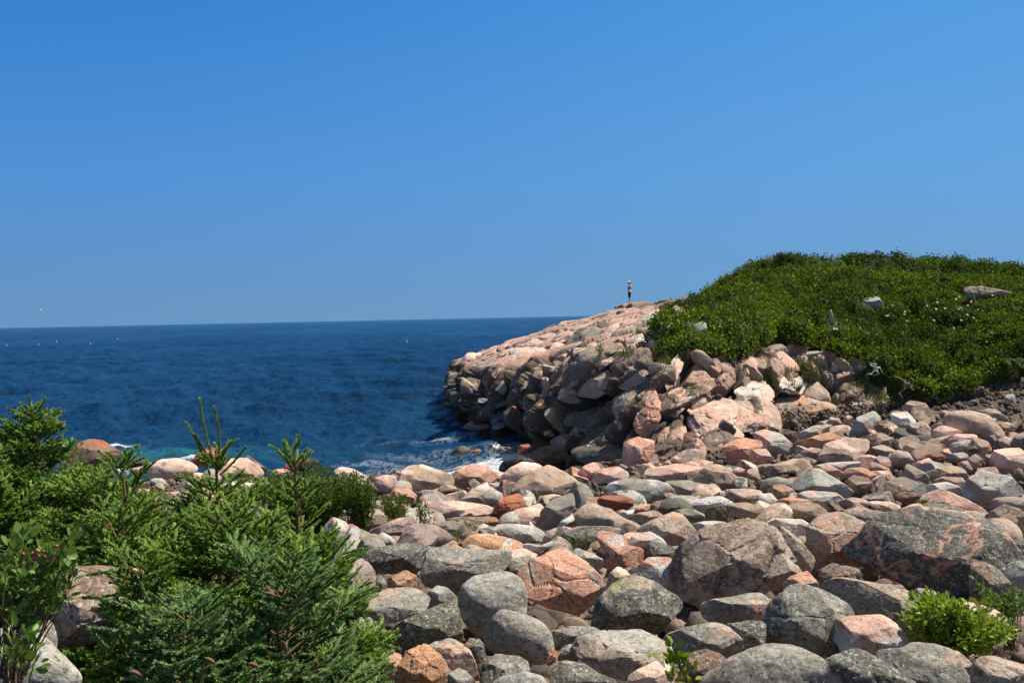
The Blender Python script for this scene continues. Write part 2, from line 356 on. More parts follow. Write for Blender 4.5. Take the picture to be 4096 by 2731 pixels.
inv=np.linspace(1/36.,1/600.,820); Dw=np.concatenate([[20,30],1/inv,np.geomspace(630,45000,70)])
an=np.concatenate([[-2.2,-1.4,-.9],np.linspace(-.62,.45,1150),[.7,1.2,2.0]])
A_,D_=np.meshgrid(an,Dw); wx=A_*D_; wy=D_.copy()
q=np.stack([wx.ravel(),wy.ravel(),np.zeros(wx.size)],1)
rng=np.random.default_rng(4); z=np.zeros(len(q))
for k in range(34):
    L=[14,8,5,3.2,2.2,1.5,1.0][k%7]*(.8+.4*rng.random()); th=R(-118)+rng.normal()*.55; ph=rng.random()*7
    kx,ky=math.cos(th)*2*math.pi/L,math.sin(th)*2*math.pi/L
    ww=q[:,0]*kx+q[:,1]*ky+ph+1.2*fbm(q*[.06,.06,1],2,k); fade=1-sm(q[:,1],L*50,L*160)
    z+=L*.013*(1-2*np.abs(np.sin(ww*.5)))*fade
z+=.17*fbm(q*[.8,.8,1],4,91)*(1-sm(q[:,1],110,400))
z*= (1-.5*np.clip(1-(q[:,1]-36)/30,0,1))
def wp(px,py):
    D=HC*F/(py-(1311-.0211*px)); a=P(px,py,D); return a[:2]
foam=np.zeros(len(q)); teal=np.zeros(len(q))
for (a,b,rx,ry,s) in [(1935,1835,3.6,2.6,1.0),(2050,1810,2.6,2.4,1.0),(1815,1830,1.9,1.2,.55),(1797,1712,2.4,1.0,.42),(1905,1733,3.2,1.0,.42),(2110,1775,2.2,1.2,.45),(2150,1800,1.5,1.5,.5),(1500,1820,4,1.2,.30),(1640,1880,3,1.5,.40),(345,1747,2.6,.7,1.0),(250,1752,2.2,.6,.75),(590,1836,2.6,.9,.75),(770,1830,2.0,.8,.6),(1420,1700,5,4,.10),(1450,1745,5,1.2,.15),(1850,1780,3,1.2,.3),(1700,1790,3.5,1.5,.25),(1770,1620,1.2,1,.4),(1560,1760,5,1.2,.17)]:  # faintest patches on open water paint sparkle of light in foam white
    c=wp(a,b); d2=((q[:,0]-c[0])/rx)**2+((q[:,1]-c[1])/ry)**2; foam=np.maximum(foam,1.3*s*np.exp(-d2))
for (a,b,rx,ry,s) in [(650,1800,5,4,.8),(480,1790,4,3,.5),(850,1810,4,2.5,.35),(1990,1830,3,2.5,.5),(1100,1800,5,2.5,.25),(1700,1850,3,2,.25)]:
    c=wp(a,b); d2=((q[:,0]-c[0])/rx)**2+((q[:,1]-c[1])/ry)**2; teal=np.maximum(teal,s*np.exp(-d2))
q[:,2]=z+foam*.12
WATER=link('water',mesh('water',q,grid_faces(len(Dw),len(an)),water_mat(),attrs={'foam':foam,'teal':teal}),kind='structure')
# ---------------------------------------------------------------- boulders traced one by one
# region | colour1 colour2 share style | outline | label
REG={'A':(1300,1850,.5618),'B':(2200,1850,.5618),'C':(3096,1850,.5618),'D':(2400,1500,.7211),'E':(1700,1000,.5739),'L':(0,1500,.5102),'M':(600,1500,.5102),'N':(0,2100,.4024),'H':(2700,950,.5935)}
ROCKS='''
A L G .4 r 965,960 1000,880 1080,820 1200,800 1320,800 1390,850 1420,930 1410,1080 1330,1150 1180,1200 1140,1250 1060,1180 1000,1090 970,1030|upright rounded pale grey boulder with a smooth speckled front
A G L .4 r 1155,1230 1200,1130 1270,1050 1400,1080 1520,1130 1590,1220 1605,1330 1540,1410 1430,1400 1300,1350 1200,1330 1155,1280|lumpy grey boulder leaning below the upright rounded pale one
A G T .35 m 710,750 760,620 850,605 1000,630 1220,640 1300,620 1300,700 1230,790 1060,830 980,920 930,940 850,890 750,870 700,820|hollow topped grey boulder with an orange tan patch on its rim
A D G .35 m 270,680 330,620 500,590 700,575 770,600 740,680 660,760 560,770 400,790 330,770 300,730|long dark grey boulder lying above a black gap
A V G .4 m 60,740 130,660 230,680 310,740 345,800 340,930 280,1010 150,1000 60,900 40,800|big greyish pink boulder beside the spruce tips
A T O .5 a 440,830 570,775 640,810 650,860 670,900 560,910 440,910
A D M .4 a 350,810 440,800 440,910 350,930
A G Q .4 m 240,1080 340,960 450,905 640,900 730,940 720,1010 690,1070 560,1110 460,1150 350,1150 270,1120|flat topped grey slab over a dark crevice near the spruce
A G L .3 m 735,940 800,880 870,900 930,960 940,1030 860,1030 780,1035 730,1000
A D M .5 m 480,1200 560,1130 700,1070 850,1020 930,1040 950,1200 980,1290 800,1260 720,1310 600,1310 540,1340 490,1280|dark boulder with yellow green lichen on its broad face
A G V .4 m 200,1100 330,1120 360,1200 420,1280 420,1370 340,1390 260,1290 200,1200
A P G .3 r 220,1270 290,1290 340,1350 330,1400 230,1400
A Q S .5 m 230,1430 400,1360 530,1340 530,1460 500,1530 350,1540 260,1500
A S O .5 a 525,1450 545,1340 620,1310 740,1320 830,1400 890,1480 890,1600 560,1600 530,1520|bright orange pink speckled boulder at the bottom of the photo
A P G .5 m 740,1270 820,1235 930,1280 1020,1340 1070,1450 1075,1540 950,1500 880,1440 800,1360 740,1320|pinkish grey coarse grained boulder behind the orange one
A G P .4 m 890,1450 1000,1490 1060,1560 1060,1640 880,1640
A G D .4 a 1080,1580 1200,1400 1250,1350 1350,1380 1430,1420 1460,1490 1350,1560 1250,1620|grey wedge shaped boulder under the lumpy grey one
A L G .4 r 1210,1568 1280,1530 1420,1500 1530,1530 1600,1660 1200,1660
A R B .5 a 1560,1390 1610,1320 1650,1350 1640,1410 1590,1440
A D O .25 a 1020,1310 1090,1255 1130,1300 1140,1400 1080,1420 1040,1370
A O W .4 m 990,570 1040,525 1140,510 1260,530 1390,570 1400,640 1380,700 1310,690 1200,620 1020,630|flat boulder with a bright orange top face
A G D .4 m 1240,760 1330,690 1480,660 1480,700 1420,790 1380,830 1300,800
A V Q .3 m 520,580 570,490 640,430 720,430 830,480 940,560 870,590 700,580 600,590|smooth mauve grey boulder above the long dark one
A G L .4 m 780,430 900,415 980,440 1000,480 970,520 890,520 830,480
A O P .4 r 820,590 920,580 1000,620 900,630
A R S .35 a 1195,340 1250,260 1370,225 1420,270 1450,320 1410,380 1320,400 1230,410 1190,380|rust red angular boulder with a dark front
A L G .3 r 1125,250 1150,215 1210,200 1260,220 1270,260 1230,300 1160,300|small smooth egg shaped grey boulder left of the rust red one
A T Q .25 m 1340,200 1420,110 1590,25 1700,70 1830,170 1930,260 1920,300 1780,230 1600,220 1460,300 1400,260 1345,230|large smooth tan hump shaped boulder at the shore
A C W .4 r 1260,100 1320,40 1400,0 1500,10 1560,45 1450,100 1380,150 1330,200 1280,170|pale pink rounded boulder left of the tan hump
A T W .4 m 955,280 1050,190 1150,140 1170,200 1130,290 1040,295
A L C .4 m 1160,150 1280,140 1290,200 1210,200 1170,180
A P S .5 m 895,100 960,40 1050,15 1150,30 1230,90 1200,130 1100,160 1020,195 940,160|reddish pink rounded boulder by the foam of the cove
A P C .5 r 1180,75 1260,80 1250,120 1190,135
A T C .5 m 510,150 515,60 600,20 700,25 800,60 890,90 905,150 860,190 800,230 680,230 600,190 530,180|cracked tan and pink boulder standing at the water
A B T .5 a 800,210 830,160 890,150 940,190 920,220 840,230
A P C .5 r 365,110 430,90 500,100 510,170 480,230 400,210 350,150
A C W .4 m 70,60 120,30 200,50 290,100 300,140 200,150 80,130|pale pink boulder behind the green bush at the shore
A O P .5 m 480,230 510,180 600,190 680,260 620,300 500,260
A C V .5 m 650,290 900,270 1150,310 1210,350 1180,390 1000,380 850,400 760,390|broad flat pinkish bedrock slab among the boulders
A V L .5 m 600,330 700,320 800,400 760,430 620,420 570,380
A Q O .5 a 830,410 950,390 1210,390 1230,440 1100,460 1000,480 960,430
A G O .4 m 150,390 250,310 390,270 540,290 590,330 570,380 480,410 330,340 200,350|grey boulder with an orange block face near the bush
A Q T .4 m 200,400 290,330 380,340 450,400 460,430 330,470 300,510 230,440 150,410
A V P .5 a 300,490 400,450 520,400 620,390 640,430 560,500 520,560 430,500 360,500
A T G .5 r 180,620 200,570 260,520 350,510 430,550 460,590 330,580 240,620
A L G .4 r 370,530 410,495 470,530 510,580 450,590
A L W .4 r 220,640 270,600 340,575 430,600 330,620 270,680 230,690
A S P .4 m 170,430 240,470 250,520 190,590 170,560
A W L .5 m 0,320 60,285 150,300 200,350 150,390 60,380|white and pink rounded boulder under the green bush
A L V .4 m 0,420 60,400 150,430 175,540 150,610 60,640 0,560
A W L .5 m 1190,500 1230,440 1320,440 1450,450 1550,490 1565,550 1490,585 1380,560 1300,510|long white boulder with grey mottling
A W P .5 m 1400,390 1450,320 1530,290 1560,320 1510,400 1440,410
A G T .3 m 1510,410 1540,350 1620,270 1760,220 1770,330 1680,430 1600,480 1520,460|tilted grey boulder leaning right with a tan edge
A S C .5 m 1505,290 1530,240 1620,225 1700,240 1600,270 1560,300
A W L .4 r 1630,520 1680,420 1780,360 1800,400 1730,440 1680,500
A L G .5 m 1060,490 1160,455 1230,460 1190,510 1100,510
A G Q .5 m 1250,430 1400,400 1500,420 1480,450 1300,440
A W L .4 r 1400,570 1540,590 1640,540 1640,590 1500,640 1440,620
A D G .4 r 1550,490 1600,480 1630,510 1590,540
A B V .4 r 950,530 990,490 1100,500 1080,520 1000,560
B G L .4 m 0,1210 150,1170 290,1170 350,1200 280,1280 130,1290 60,1340 10,1310
B S Q .35 a -210,830 -160,720 -80,620 0,600 120,650 270,740 350,820 365,900 355,1020 320,1160 200,1060 0,1010 -150,950 -210,880|big orange pink boulder overhanging a black hollow
B D Q .45 m 330,1130 360,1000 440,900 560,820 620,800 700,840 800,910 900,960 940,1010 860,1070 800,1150 760,1200 650,1180 480,1190 340,1200|brown grey mound shaped boulder with green lichen spots
B Q B .45 a 835,910 880,790 940,660 1040,570 1160,480 1280,420 1420,420 1500,450 1620,530 1700,590 1770,700 1790,800 1700,840 1560,870 1400,930 1200,990 1080,1000 960,960 880,940|huge brown angular boulder with pink veins in the foreground
B Q T .4 m 1540,480 1620,460 1700,500 1780,560 1870,670 1850,760 1790,790 1700,600 1600,520
B W C .4 m 1500,430 1620,410 1780,410 1860,450 1880,530 1840,590 1760,530 1640,460 1520,450|white lumpy boulder behind the huge brown one
B Q S .4 a 610,500 740,420 880,360 940,380 1010,460 1060,540 1000,620 930,635 840,580 760,500|grey topped wedge boulder with a red brown underside
B C W .5 m 560,560 620,505 700,490 780,530 830,580 800,600 720,580 640,610 580,590
B D M .3 m 640,640 740,570 860,600 930,640 920,740 880,780 820,700 740,680 680,720|dark greenish grey boulder left of the huge brown one
B W S .4 m 620,760 700,690 760,680 840,680 880,730 870,820 830,910 740,860 640,800
B S W .3 a 350,500 430,510 540,540 550,590 640,610 670,660 640,740 540,720 470,760 420,820 355,780 360,720 440,660 380,620|orange red rough boulder with a stepped shape
B T C .4 r 400,900 430,790 480,745 540,770 565,810 480,870 410,920
B L W .4 m 140,635 200,615 300,650 380,690 350,780 260,720 180,670
B V D .5 a 60,560 130,480 230,460 400,460 520,480 490,530 330,550 290,560 250,640 120,640 50,610
B Q T .4 r 110,480 160,400 230,330 320,295 420,340 520,400 680,460 640,500 540,510 400,470 230,470|wide grey brown hump shaped boulder in mid field
B Q S .5 a 570,390 640,360 700,350 740,330 800,380 780,430 720,450 660,440 600,410
B R T .4 m 340,270 380,240 480,225 590,260 590,300 530,335 430,320 350,290
B G W .35 m 400,200 450,150 560,120 720,125 830,150 880,220 905,300 860,330 780,290 700,300 600,260 420,240|large grey boulder with a white patch on its flank
B G Q .4 m 820,140 980,135 1120,160 1170,200 1160,250 1050,270 920,280 880,220
B T C .25 a 1020,130 1090,60 1160,5 1230,30 1330,110 1410,180 1300,190 1230,215 1150,180|smooth tan pyramid shaped boulder
B P C .4 m 690,110 690,50 800,30 960,0 1060,10 1100,60 1030,130 850,130|flat salmon pink slab boulder left of the tan pyramid
B S C .5 m 310,100 370,50 480,30 550,70 550,110 440,150 330,140
B P B .5 a 180,110 240,30 300,5 400,10 430,40 320,90 280,140
B S T .5 m 100,60 180,35 220,60 180,110 130,90
B T C .5 m 1230,250 1260,200 1370,190 1480,190 1510,240 1420,290 1300,280
B G W .4 r 1500,190 1530,130 1620,105 1740,130 1780,170 1640,200 1550,210
B S Q .5 a 1540,220 1600,170 1680,145 1720,190 1750,240 1650,280 1580,260
B W L .4 r 1480,290 1500,230 1570,220 1620,280 1620,330 1560,330 1500,330
B W T .4 a 980,290 1100,260 1180,230 1250,260 1310,290 1240,360 1150,380 1040,330
B Q T .5 m 1250,310 1400,290 1600,350 1620,390 1500,400 1330,380
B G M .4 m 860,350 980,330 1080,370 1110,410 1000,420 950,370
B W C .4 m 1010,450 1100,420 1240,410 1230,450 1130,500 1060,500
B B G .5 a 700,330 740,280 810,265 840,340 780,370
B T S .5 a 580,380 640,290 710,310 700,340 620,370
B W G .4 m 490,360 600,330 570,400 500,390
B Q L .45 a 215,1290 240,1260 430,1210 700,1175 770,1210 850,1220 830,1380 800,1420 660,1480 540,1530 400,1530 280,1490 200,1410|long blocky grey tan slab mottled with lichen at bottom centre
B G Q .4 m 820,1330 860,1240 960,1200 1180,1140 1260,1180 1345,1260 1330,1350 1280,1380 1150,1340 1030,1350 950,1380|long pale grey boulder sloping up to the right above the sprig
B G P .35 m 1085,1040 1150,1000 1300,970 1460,920 1520,960 1560,1060 1500,1130 1430,1170 1250,1150 1130,1130|smooth blue grey boulder with a pink vein under the huge brown one
B D G .4 a 1270,1170 1430,1140 1520,1130 1520,1250 1490,1340 1400,1370 1340,1260
B B O .4 m 1000,1380 1090,1340 1200,1370 1240,1410 1200,1480 1080,1560 960,1568 930,1500|rusty brown boulder beside the leafy sprig
B C W .5 m 570,1530 640,1480 740,1430 820,1430 870,1500 880,1600 560,1600
B D G .4 m 20,1520 60,1410 160,1430 260,1460 430,1568 430,1640 10,1640|dark grey boulder cut by the bottom edge
B G M .4 m 60,1400 90,1310 190,1290 215,1420 130,1430
B G W .4 r 1060,1640 1300,1430 1480,1345 1600,1310 1700,1305 1800,1350 1890,1410 2010,1430 1900,1500 1790,1640|broad pale topped grey boulder at the bottom with a pink patch
C D G .4 m 0,1050 60,990 120,920 200,905 350,950 480,1010 520,1080 530,1150 440,1180 440,1280 500,1380 420,1420 250,1370 120,1310 0,1300 -50,1180|large dark blue grey boulder with pale lichen freckles
C Q T .5 m 360,950 500,870 640,880 800,900 930,920 990,980 1040,1050 1030,1150 990,1280 950,1320 900,1250 800,1150 700,1110 530,1140 520,1080 470,1010|big yellowish tan boulder with mustard lichen
C P W .5 m 435,1170 560,1130 740,1100 820,1140 890,1220 930,1310 935,1370 850,1410 700,1360 620,1340 500,1380 460,1300|coarse pink and white speckled boulder at lower right
C Q D .5 a 150,1640 200,1568 400,1440 620,1340 700,1390 850,1480 980,1568 980,1640|dark prow shaped boulder with a ridge at the bottom edge
C G S .35 m 780,1410 950,1370 1000,1330 1130,1320 1250,1350 1300,1460 1390,1560 1390,1640 980,1640 850,1480|grey boulder with a salmon pink crest below the bright bush
C P G .4 m 1240,1340 1330,1370 1430,1450 1440,1520 1390,1540 1310,1460
C B Q .5 a 1460,1500 1500,1430 1600,1410 1750,1430 1800,1480 1800,1640 1480,1640|brown blocky boulder in the bottom right corner
C D S .27 m 575,720 600,650 700,560 740,490 800,430 960,370 1150,340 1280,350 1400,390 1500,420 1540,520 1610,600 1600,700 1540,740 1430,740 1400,800 1300,860 1180,900 1000,910 850,860 650,820 590,770|giant grey boulder crossed by pink veins, overhanging a black gap
C Q S .4 a 270,610 265,490 350,400 460,375 600,420 720,500 650,590 570,660 560,760 400,740 250,730|rust and grey broken boulder between the huge brown and giant veined ones
C B K .4 a 290,810 420,735 560,750 610,800 660,890 540,880 430,900 340,950 300,880
C G P .5 m 500,370 600,330 750,350 850,370 790,430 730,480 600,420
C S Q .5 a 130,820 230,780 300,850 310,930 220,900 90,920 70,880
C V P .5 a 850,390 900,340 1000,290 1040,300 1080,340 960,370
C C P .5 m 1080,330 1090,260 1200,205 1350,260 1460,320 1490,400 1470,410 1380,370 1280,350 1170,330|pale pink boulder resting behind the giant veined one
C T O .4 a 1510,430 1560,380 1650,320 1730,340 1800,420 1800,560 1740,540 1660,500 1530,490|orange tan sharp crested boulder at the right edge
C V Q .3 r 1560,350 1600,270 1700,250 1800,260 1850,320 1800,370 1650,330
C Q L .5 a 1380,240 1390,170 1470,80 1540,90 1720,130 1740,220 1660,300 1560,320 1510,390 1470,300|rough pitted grey tan block near the right edge
C D G .4 m 1660,640 1660,570 1750,540 1800,560 1830,660
C L G .4 m 1655,840 1690,740 1800,700 1850,720 1850,900 1760,880|pale grey sunlit boulder at the right edge
C B G .4 m 1420,790 1440,740 1510,730 1600,790 1670,870 1710,930 1580,940 1500,980 1430,940|brownish grey boulder behind the berry twigs on the right
C V G .4 r 980,960 1030,905 1120,910 1165,950 1130,1000 1040,1020
C D G .4 r 690,890 790,865 900,870 930,910 800,910
C G L .4 m 1540,550 1600,570 1650,650 1610,740 1560,770 1530,650
C D G .4 a 1590,780 1650,745 1700,750 1660,820
C C P .5 m 1000,1080 1150,1000 1400,990 1500,1020 1590,1090 1560,1150 1300,1180 1050,1180|flat pinkish boulder behind the bright leafy bush
C S T .5 a 480,120 540,50 620,40 700,70 760,150 720,170 600,100
C B T .4 m 490,150 560,100 650,100 710,180 690,230 620,230 560,190
C T L .5 m 150,190 160,150 260,60 330,60 480,150 560,210 560,260 480,280 380,220 240,210|wide greyish tan peaked boulder in mid field
C T G .5 m 800,240 820,150 920,110 1020,150 1080,210 1050,240 920,250 830,280|tan boulder with a grey left face
C R B .5 a 855,250 900,215 1000,215 1020,250 960,290 880,280
C L W .4 m 1070,230 1110,170 1220,140 1300,170 1320,220 1240,210 1150,240
C P T .5 m 1130,160 1220,110 1330,110 1380,180 1330,220 1290,160 1200,140
C B T .5 a 1080,90 1200,40 1310,20 1370,110 1370,170 1320,110 1200,110 1120,150
C V G .4 a 930,100 960,20 1040,60 1080,85 1110,150 1060,170 980,120
C L C .4 m 170,240 260,210 430,215 500,270 460,330 300,320
C T Q .5 m 90,400 85,330 180,290 300,300 400,370 380,400 200,410
C S R .4 a 40,350 30,280 110,250 220,260 350,310 300,320 170,290 90,330
C T P .5 m 460,290 560,250 680,270 640,320 520,340
C C P .5 m 680,290 780,270 880,300 880,350 760,350
C P C .5 m 290,30 400,20 490,70 470,120 380,70 300,60
C P C .5 m 680,70 800,60 850,120 780,150 720,120
D S P .5 a 170,340 215,200 250,100 290,70 350,110 350,190 320,260 300,330 260,355|tall leaning salmon pink rock block against the cliff foot
D P S .5 a 120,540 140,350 220,350 310,370 320,460 240,500 170,540|squared pink block at the foot of the headland
D P B .4 a 330,460 330,310 400,275 480,290 480,400 400,450 360,470|brownish pink block right of the squared pink one
D B P .5 a 450,460 470,330 540,350 600,420 600,480 520,480
D C P .5 a 480,290 480,200 560,150 640,150 720,140 760,140 740,280 790,330 740,380 650,420 590,380 520,320|massive pale pink jointed block at the cliff foot
D P Q .5 a 760,150 870,145 970,150 1000,280 900,310 790,340 740,270|brownish pink block forming the right end of the massive one
D T O .4 a 990,130 1150,115 1280,120 1280,230 1180,240 1060,240 990,200|flat faced tan block under the turf
D C W .5 a 720,110 850,30 890,20 950,90 950,140 850,140 750,140|pale pink pointed ledge above the massive jointed block
D W C .5 a 990,20 1080,0 1140,40 1110,100 1040,110 980,90|whitish block with grass at its feet
D S R .35 a 660,440 700,390 790,350 870,340 890,400 850,440 850,500 720,510|reddish pink angular boulder below the massive jointed block
D P L .5 m 860,330 920,310 1000,330 1070,390 1060,440 1000,470 920,440 880,390|rounded pink grey boulder right of the reddish one
D P T .5 a 850,400 920,400 960,480 880,500 830,480
D B P .5 a 1000,300 1100,320 1090,370 1060,380 1000,330
D L T .5 m 1095,330 1180,285 1220,285 1220,340 1130,365 1100,360
D T O .5 a 1070,420 1090,380 1200,340 1320,300 1380,340 1280,370 1240,400 1150,420 1090,450
D C T .5 m 1220,480 1260,390 1360,350 1470,360 1470,410 1400,480 1290,500|pale pink flat topped boulder standing clear on the upper beach
D L V .5 m 1390,340 1430,240 1510,205 1550,240 1530,300 1470,330 1420,350|light grey domed boulder below the shrubs
D B T .5 a 1530,320 1530,260 1600,250 1650,290 1600,325
D W C .3 m 1620,280 1630,210 1690,200 1740,250 1730,300 1660,310|brightest white boulder on the upper beach
D B T .5 a 1480,390 1500,330 1590,330 1620,360 1600,400 1540,425
D V B .5 a 1425,200 1480,130 1520,180 1490,195
D C T .5 m 1600,170 1620,130 1660,140 1660,190 1630,200
D B T .4 a 1680,190 1720,150 1780,140 1810,180 1800,230 1740,240
D T C .4 r 1930,270 1960,220 2060,210 2140,230 2200,300 2220,350 2180,380 2080,330 1960,310|large smooth pinkish tan boulder on the upper right beach
D C P .5 m 1860,340 1860,300 1900,285 2000,310 1960,370 1890,370
D Q B .5 a 1700,340 1720,270 1790,260 1840,310 1820,350 1760,360
D V T .5 m 2090,210 2180,185 2240,230 2260,250 2150,240
D T S .5 a 2040,410 2080,350 2140,370 2160,410 2110,445 2060,440
D G L .5 r 1940,440 1960,380 2050,360 2040,410 2000,430
D C V .5 m 1920,390 1980,330 2070,330 2080,360 1960,390
D C V .5 m 2180,490 2210,420 2352,410 2352,520 2300,540 2230,530|wide pinkish grey boulder cut by the right edge
D V Q .5 r 1600,470 1650,420 1700,430 1730,470 1700,500 1630,500
D V P .5 m 1500,500 1550,450 1600,460 1610,520 1540,525
D P V .5 m 1690,400 1740,370 1800,400 1760,440 1700,440
D B Q .5 m 1800,400 1850,370 1910,390 1890,430 1830,430
D R B .5 a 1810,450 1860,430 1920,450 1890,480 1830,480
D L V .5 m 1920,470 1950,440 2030,425 2040,450 1970,490
D V P .5 a 2040,480 2080,440 2120,470 2100,520 2060,520
D P V .5 a 1990,500 2030,470 2060,520 2020,530
D V R .5 a 2120,460 2200,430 2210,470 2160,500
D P C .5 m 1730,500 1820,460 1850,490 1780,520
D B T .5 a 890,560 940,510 1090,460 1150,460 1180,510 1130,540 1000,540 930,580|long brown slab tilted over a dark gap on the upper beach
D P T .5 m 870,500 960,490 960,530 890,530
D V B .5 m 1050,470 1100,435 1140,460 1080,475
D P V .5 m 1120,430 1170,405 1220,410 1230,450 1200,480 1160,460
D L P .5 m 1180,520 1270,490 1370,480 1440,480 1440,510 1370,530 1260,560 1190,540
D P S .5 a 720,550 760,510 800,520 790,560
D T Q .5 a 800,560 830,520 870,515 890,590 840,580
D P B .5 m 250,490 300,480 350,490 300,520 260,510
D P B .5 m 380,490 420,445 460,470 440,500
D C L .5 m 1440,490 1460,450 1500,460 1490,510
D D V .5 m 2275,400 2310,340 2370,310 2370,410
D T L .5 m 2220,380 2230,350 2290,365 2280,410 2230,400
D B T .5 a 2200,310 2200,265 2260,260 2300,290 2250,315
D L C .5 m 2240,150 2260,110 2290,110 2300,150 2260,160
D B T .5 a 1310,80 1370,20 1440,30 1460,100 1420,170 1350,180 1300,130|brown overhanging rock bulge beneath the turf
D V L .5 r 1260,270 1280,235 1320,240 1340,270 1290,290
D T P .5 a 1350,270 1360,230 1400,220 1400,260
E C L .4 a 600,740 600,690 700,660 820,690 860,720 740,790 650,790|broad flat pale pink slab on the headland slope
E C P .4 a 700,650 770,610 850,660 800,690 720,680
E C P .4 a 770,610 880,570 960,590 870,640 800,640
E C T .3 a 250,770 310,710 410,720 440,770 380,800 260,790|smooth pale slab at the tip of the headland
E Q D .4 a 350,860 370,760 420,790 450,840 420,880
E P C .5 a 870,690 900,640 970,650 960,700 900,710
E T B .5 a 750,870 760,820 810,810 850,850 840,890 800,910
E P C .5 a 1245,580 1300,520 1345,510 1350,570 1290,600|pink squarish boulder high on the headland
E B D .5 a 1185,560 1220,500 1300,500 1270,560 1230,590
E D G .5 a 970,760 1000,640 1060,560 1170,530 1240,560 1240,650 1100,680 1040,670|dark blue grey rock face below the ridge
E G L .4 m 1430,540 1540,450 1640,410 1740,410 1740,440 1650,490 1570,540 1520,560|long smooth grey slab beside the hill shrubs
E L G .4 m 1545,580 1650,500 1740,460 1700,530 1610,600 1560,600
E C W .5 a 1390,650 1450,600 1530,580 1530,630 1460,690 1410,690
E C P .5 m 1030,740 1040,680 1110,675 1130,720 1060,745
E P C .5 m 1125,660 1180,640 1220,655 1190,690 1130,690
E Q T .4 m 1050,1000 1080,940 1200,860 1330,830 1370,830 1330,930 1280,980 1200,1030 1080,1040|lens shaped brown rock slab on the cliff face
E Q B .4 m 1340,950 1380,830 1450,770 1540,765 1580,800 1540,900 1510,960 1400,970|grey brown bulging block right of the lens shaped slab
E T Q .4 a 1310,1180 1320,1040 1430,970 1510,960 1480,1080 1400,1170 1350,1210|tan slab on the cliff below the bulging block
E B Q .4 m 950,960 960,830 1010,760 1080,780 1100,850 1060,930 1000,960
E C T .4 a 1170,850 1220,780 1330,730 1340,750 1270,800 1200,850
E G Q .5 m 1220,740 1260,690 1330,680 1330,710 1250,740
E C P .5 m 1340,720 1350,680 1400,680 1400,710 1370,725
E B D .5 a 1080,1280 1070,1140 1160,1100 1290,1110 1300,1220 1200,1280
E B D .5 a 960,1230 960,1130 1030,1080 1080,1120 1060,1230
E C P .5 a 1670,910 1720,780 1790,700 1810,720 1790,820 1760,880 1740,960 1700,990|narrow whitish pink upright slab below the turf
E B P .5 a 1680,1100 1700,990 1780,960 1830,980 1800,1100 1720,1190
E B T .5 a 1840,1060 1870,960 1950,900 2040,900 2060,960 1980,1040 1900,1070
E K B .4 a 480,1250 450,1180 500,1110 590,1110 570,1210 540,1260
E K B .4 a 570,1190 590,1100 650,1085 660,1150 620,1210
E D K .4 m 390,1170 430,1080 530,1030 620,1050 560,1080 490,1110 460,1180
E D K .4 a 180,1080 180,1010 250,1000 310,1030 290,1070 230,1090
E B D .4 a 230,1100 300,1050 400,1040 420,1100 370,1140 280,1130
E B R .4 m 250,1240 330,1190 440,1180 460,1240 350,1255|low flat brown rock awash at the cliff foot
E O B .4 m 95,1085 130,1060 180,1060 185,1090|small orange brown rock at the outermost foot of the headland
E B O .4 a 680,1060 720,1000 790,1000 810,1050 740,1100 690,1110
E O R .4 m 760,1080 810,1060 850,1070 840,1100 780,1110
E B D .5 a 710,1310 740,1220 800,1140 830,1180 780,1280 730,1330
E O R .4 a 820,1280 850,1235 900,1250 900,1300 850,1310|small bright orange block at the cliff foot
E R B .5 m 720,1440 800,1380 930,1350 980,1400 1000,1460 900,1490 780,1480|wet orange brown boulder with a pink vein at the cove
E B V .4 m 850,1350 950,1290 1080,1270 1110,1320 1080,1400 1000,1450 970,1390 930,1350
E D B .5 m 1010,1470 1040,1390 1150,1340 1300,1340 1380,1390 1390,1480 1200,1500|broad dark brown smooth boulder in the shadow of the cliff
E K D .3 r 510,1540 550,1470 650,1430 740,1460 780,1500 700,1550|black wet boulder at the edge of the foam
E R K .5 a 640,1410 660,1360 720,1350 740,1390 690,1420
E K W .35 m 440,1400 460,1350 510,1345 550,1390 500,1415|black rock with white specks standing in the surf
E D K .5 r 170,1435 220,1380 270,1365 320,1400 270,1435|low dark rounded rock awash in the surf
E B R .5 a 300,1425 360,1385 400,1390 360,1425
E R B .5 m 550,1395 560,1372 610,1370 605,1395
E P B .5 a 460,870 520,800 560,800 540,880 480,910
E L Q .5 a 580,1030 680,900 770,810 740,900 700,960 640,1010
E T G .5 m 340,1010 370,975 410,980 390,1020
L R B .5 m 560,640 640,540 720,515 800,530 880,590 960,640 950,720 830,730 710,710 600,700|red brown sloping outcrop at the left shore
L K D .3 m 850,670 880,610 960,620 1080,660 1190,700 1150,725 1000,725|low black wet rock beside the red brown outcrop
L W C .3 r 560,660 590,620 640,605 700,650 700,700 600,710|white rounded boulder below the red brown outcrop
L C V .4 r 1175,760 1190,700 1280,665 1380,660 1480,700 1530,740 1480,790 1380,830 1250,820|large pale pink oval boulder left of the spruce leader
L C P .5 m 1020,760 1040,720 1130,715 1180,740 1180,780 1080,775
L L W .5 r 1180,830 1210,810 1270,815 1300,860 1230,870
L R K .5 a 1500,700 1550,620 1650,560 1720,555 1760,600 1740,680 1640,710|dark brown pointed outcrop behind the spruce leader
M P C .45 m 540,780 560,720 640,650 720,640 830,710 880,780 760,840 600,810|large salmon pink boulder behind the spruce leaders
M R K .5 a 1060,740 1080,680 1180,640 1240,650 1340,690 1330,730 1180,770 1100,780|dark red wet outcrop behind the second spruce
M S P .5 m 960,750 1040,730 1120,770 1080,810 980,800
M Q B .5 a 700,620 760,620 850,690 940,760 900,790 830,710
M W L .4 m 560,870 640,830 830,860 830,890 600,900
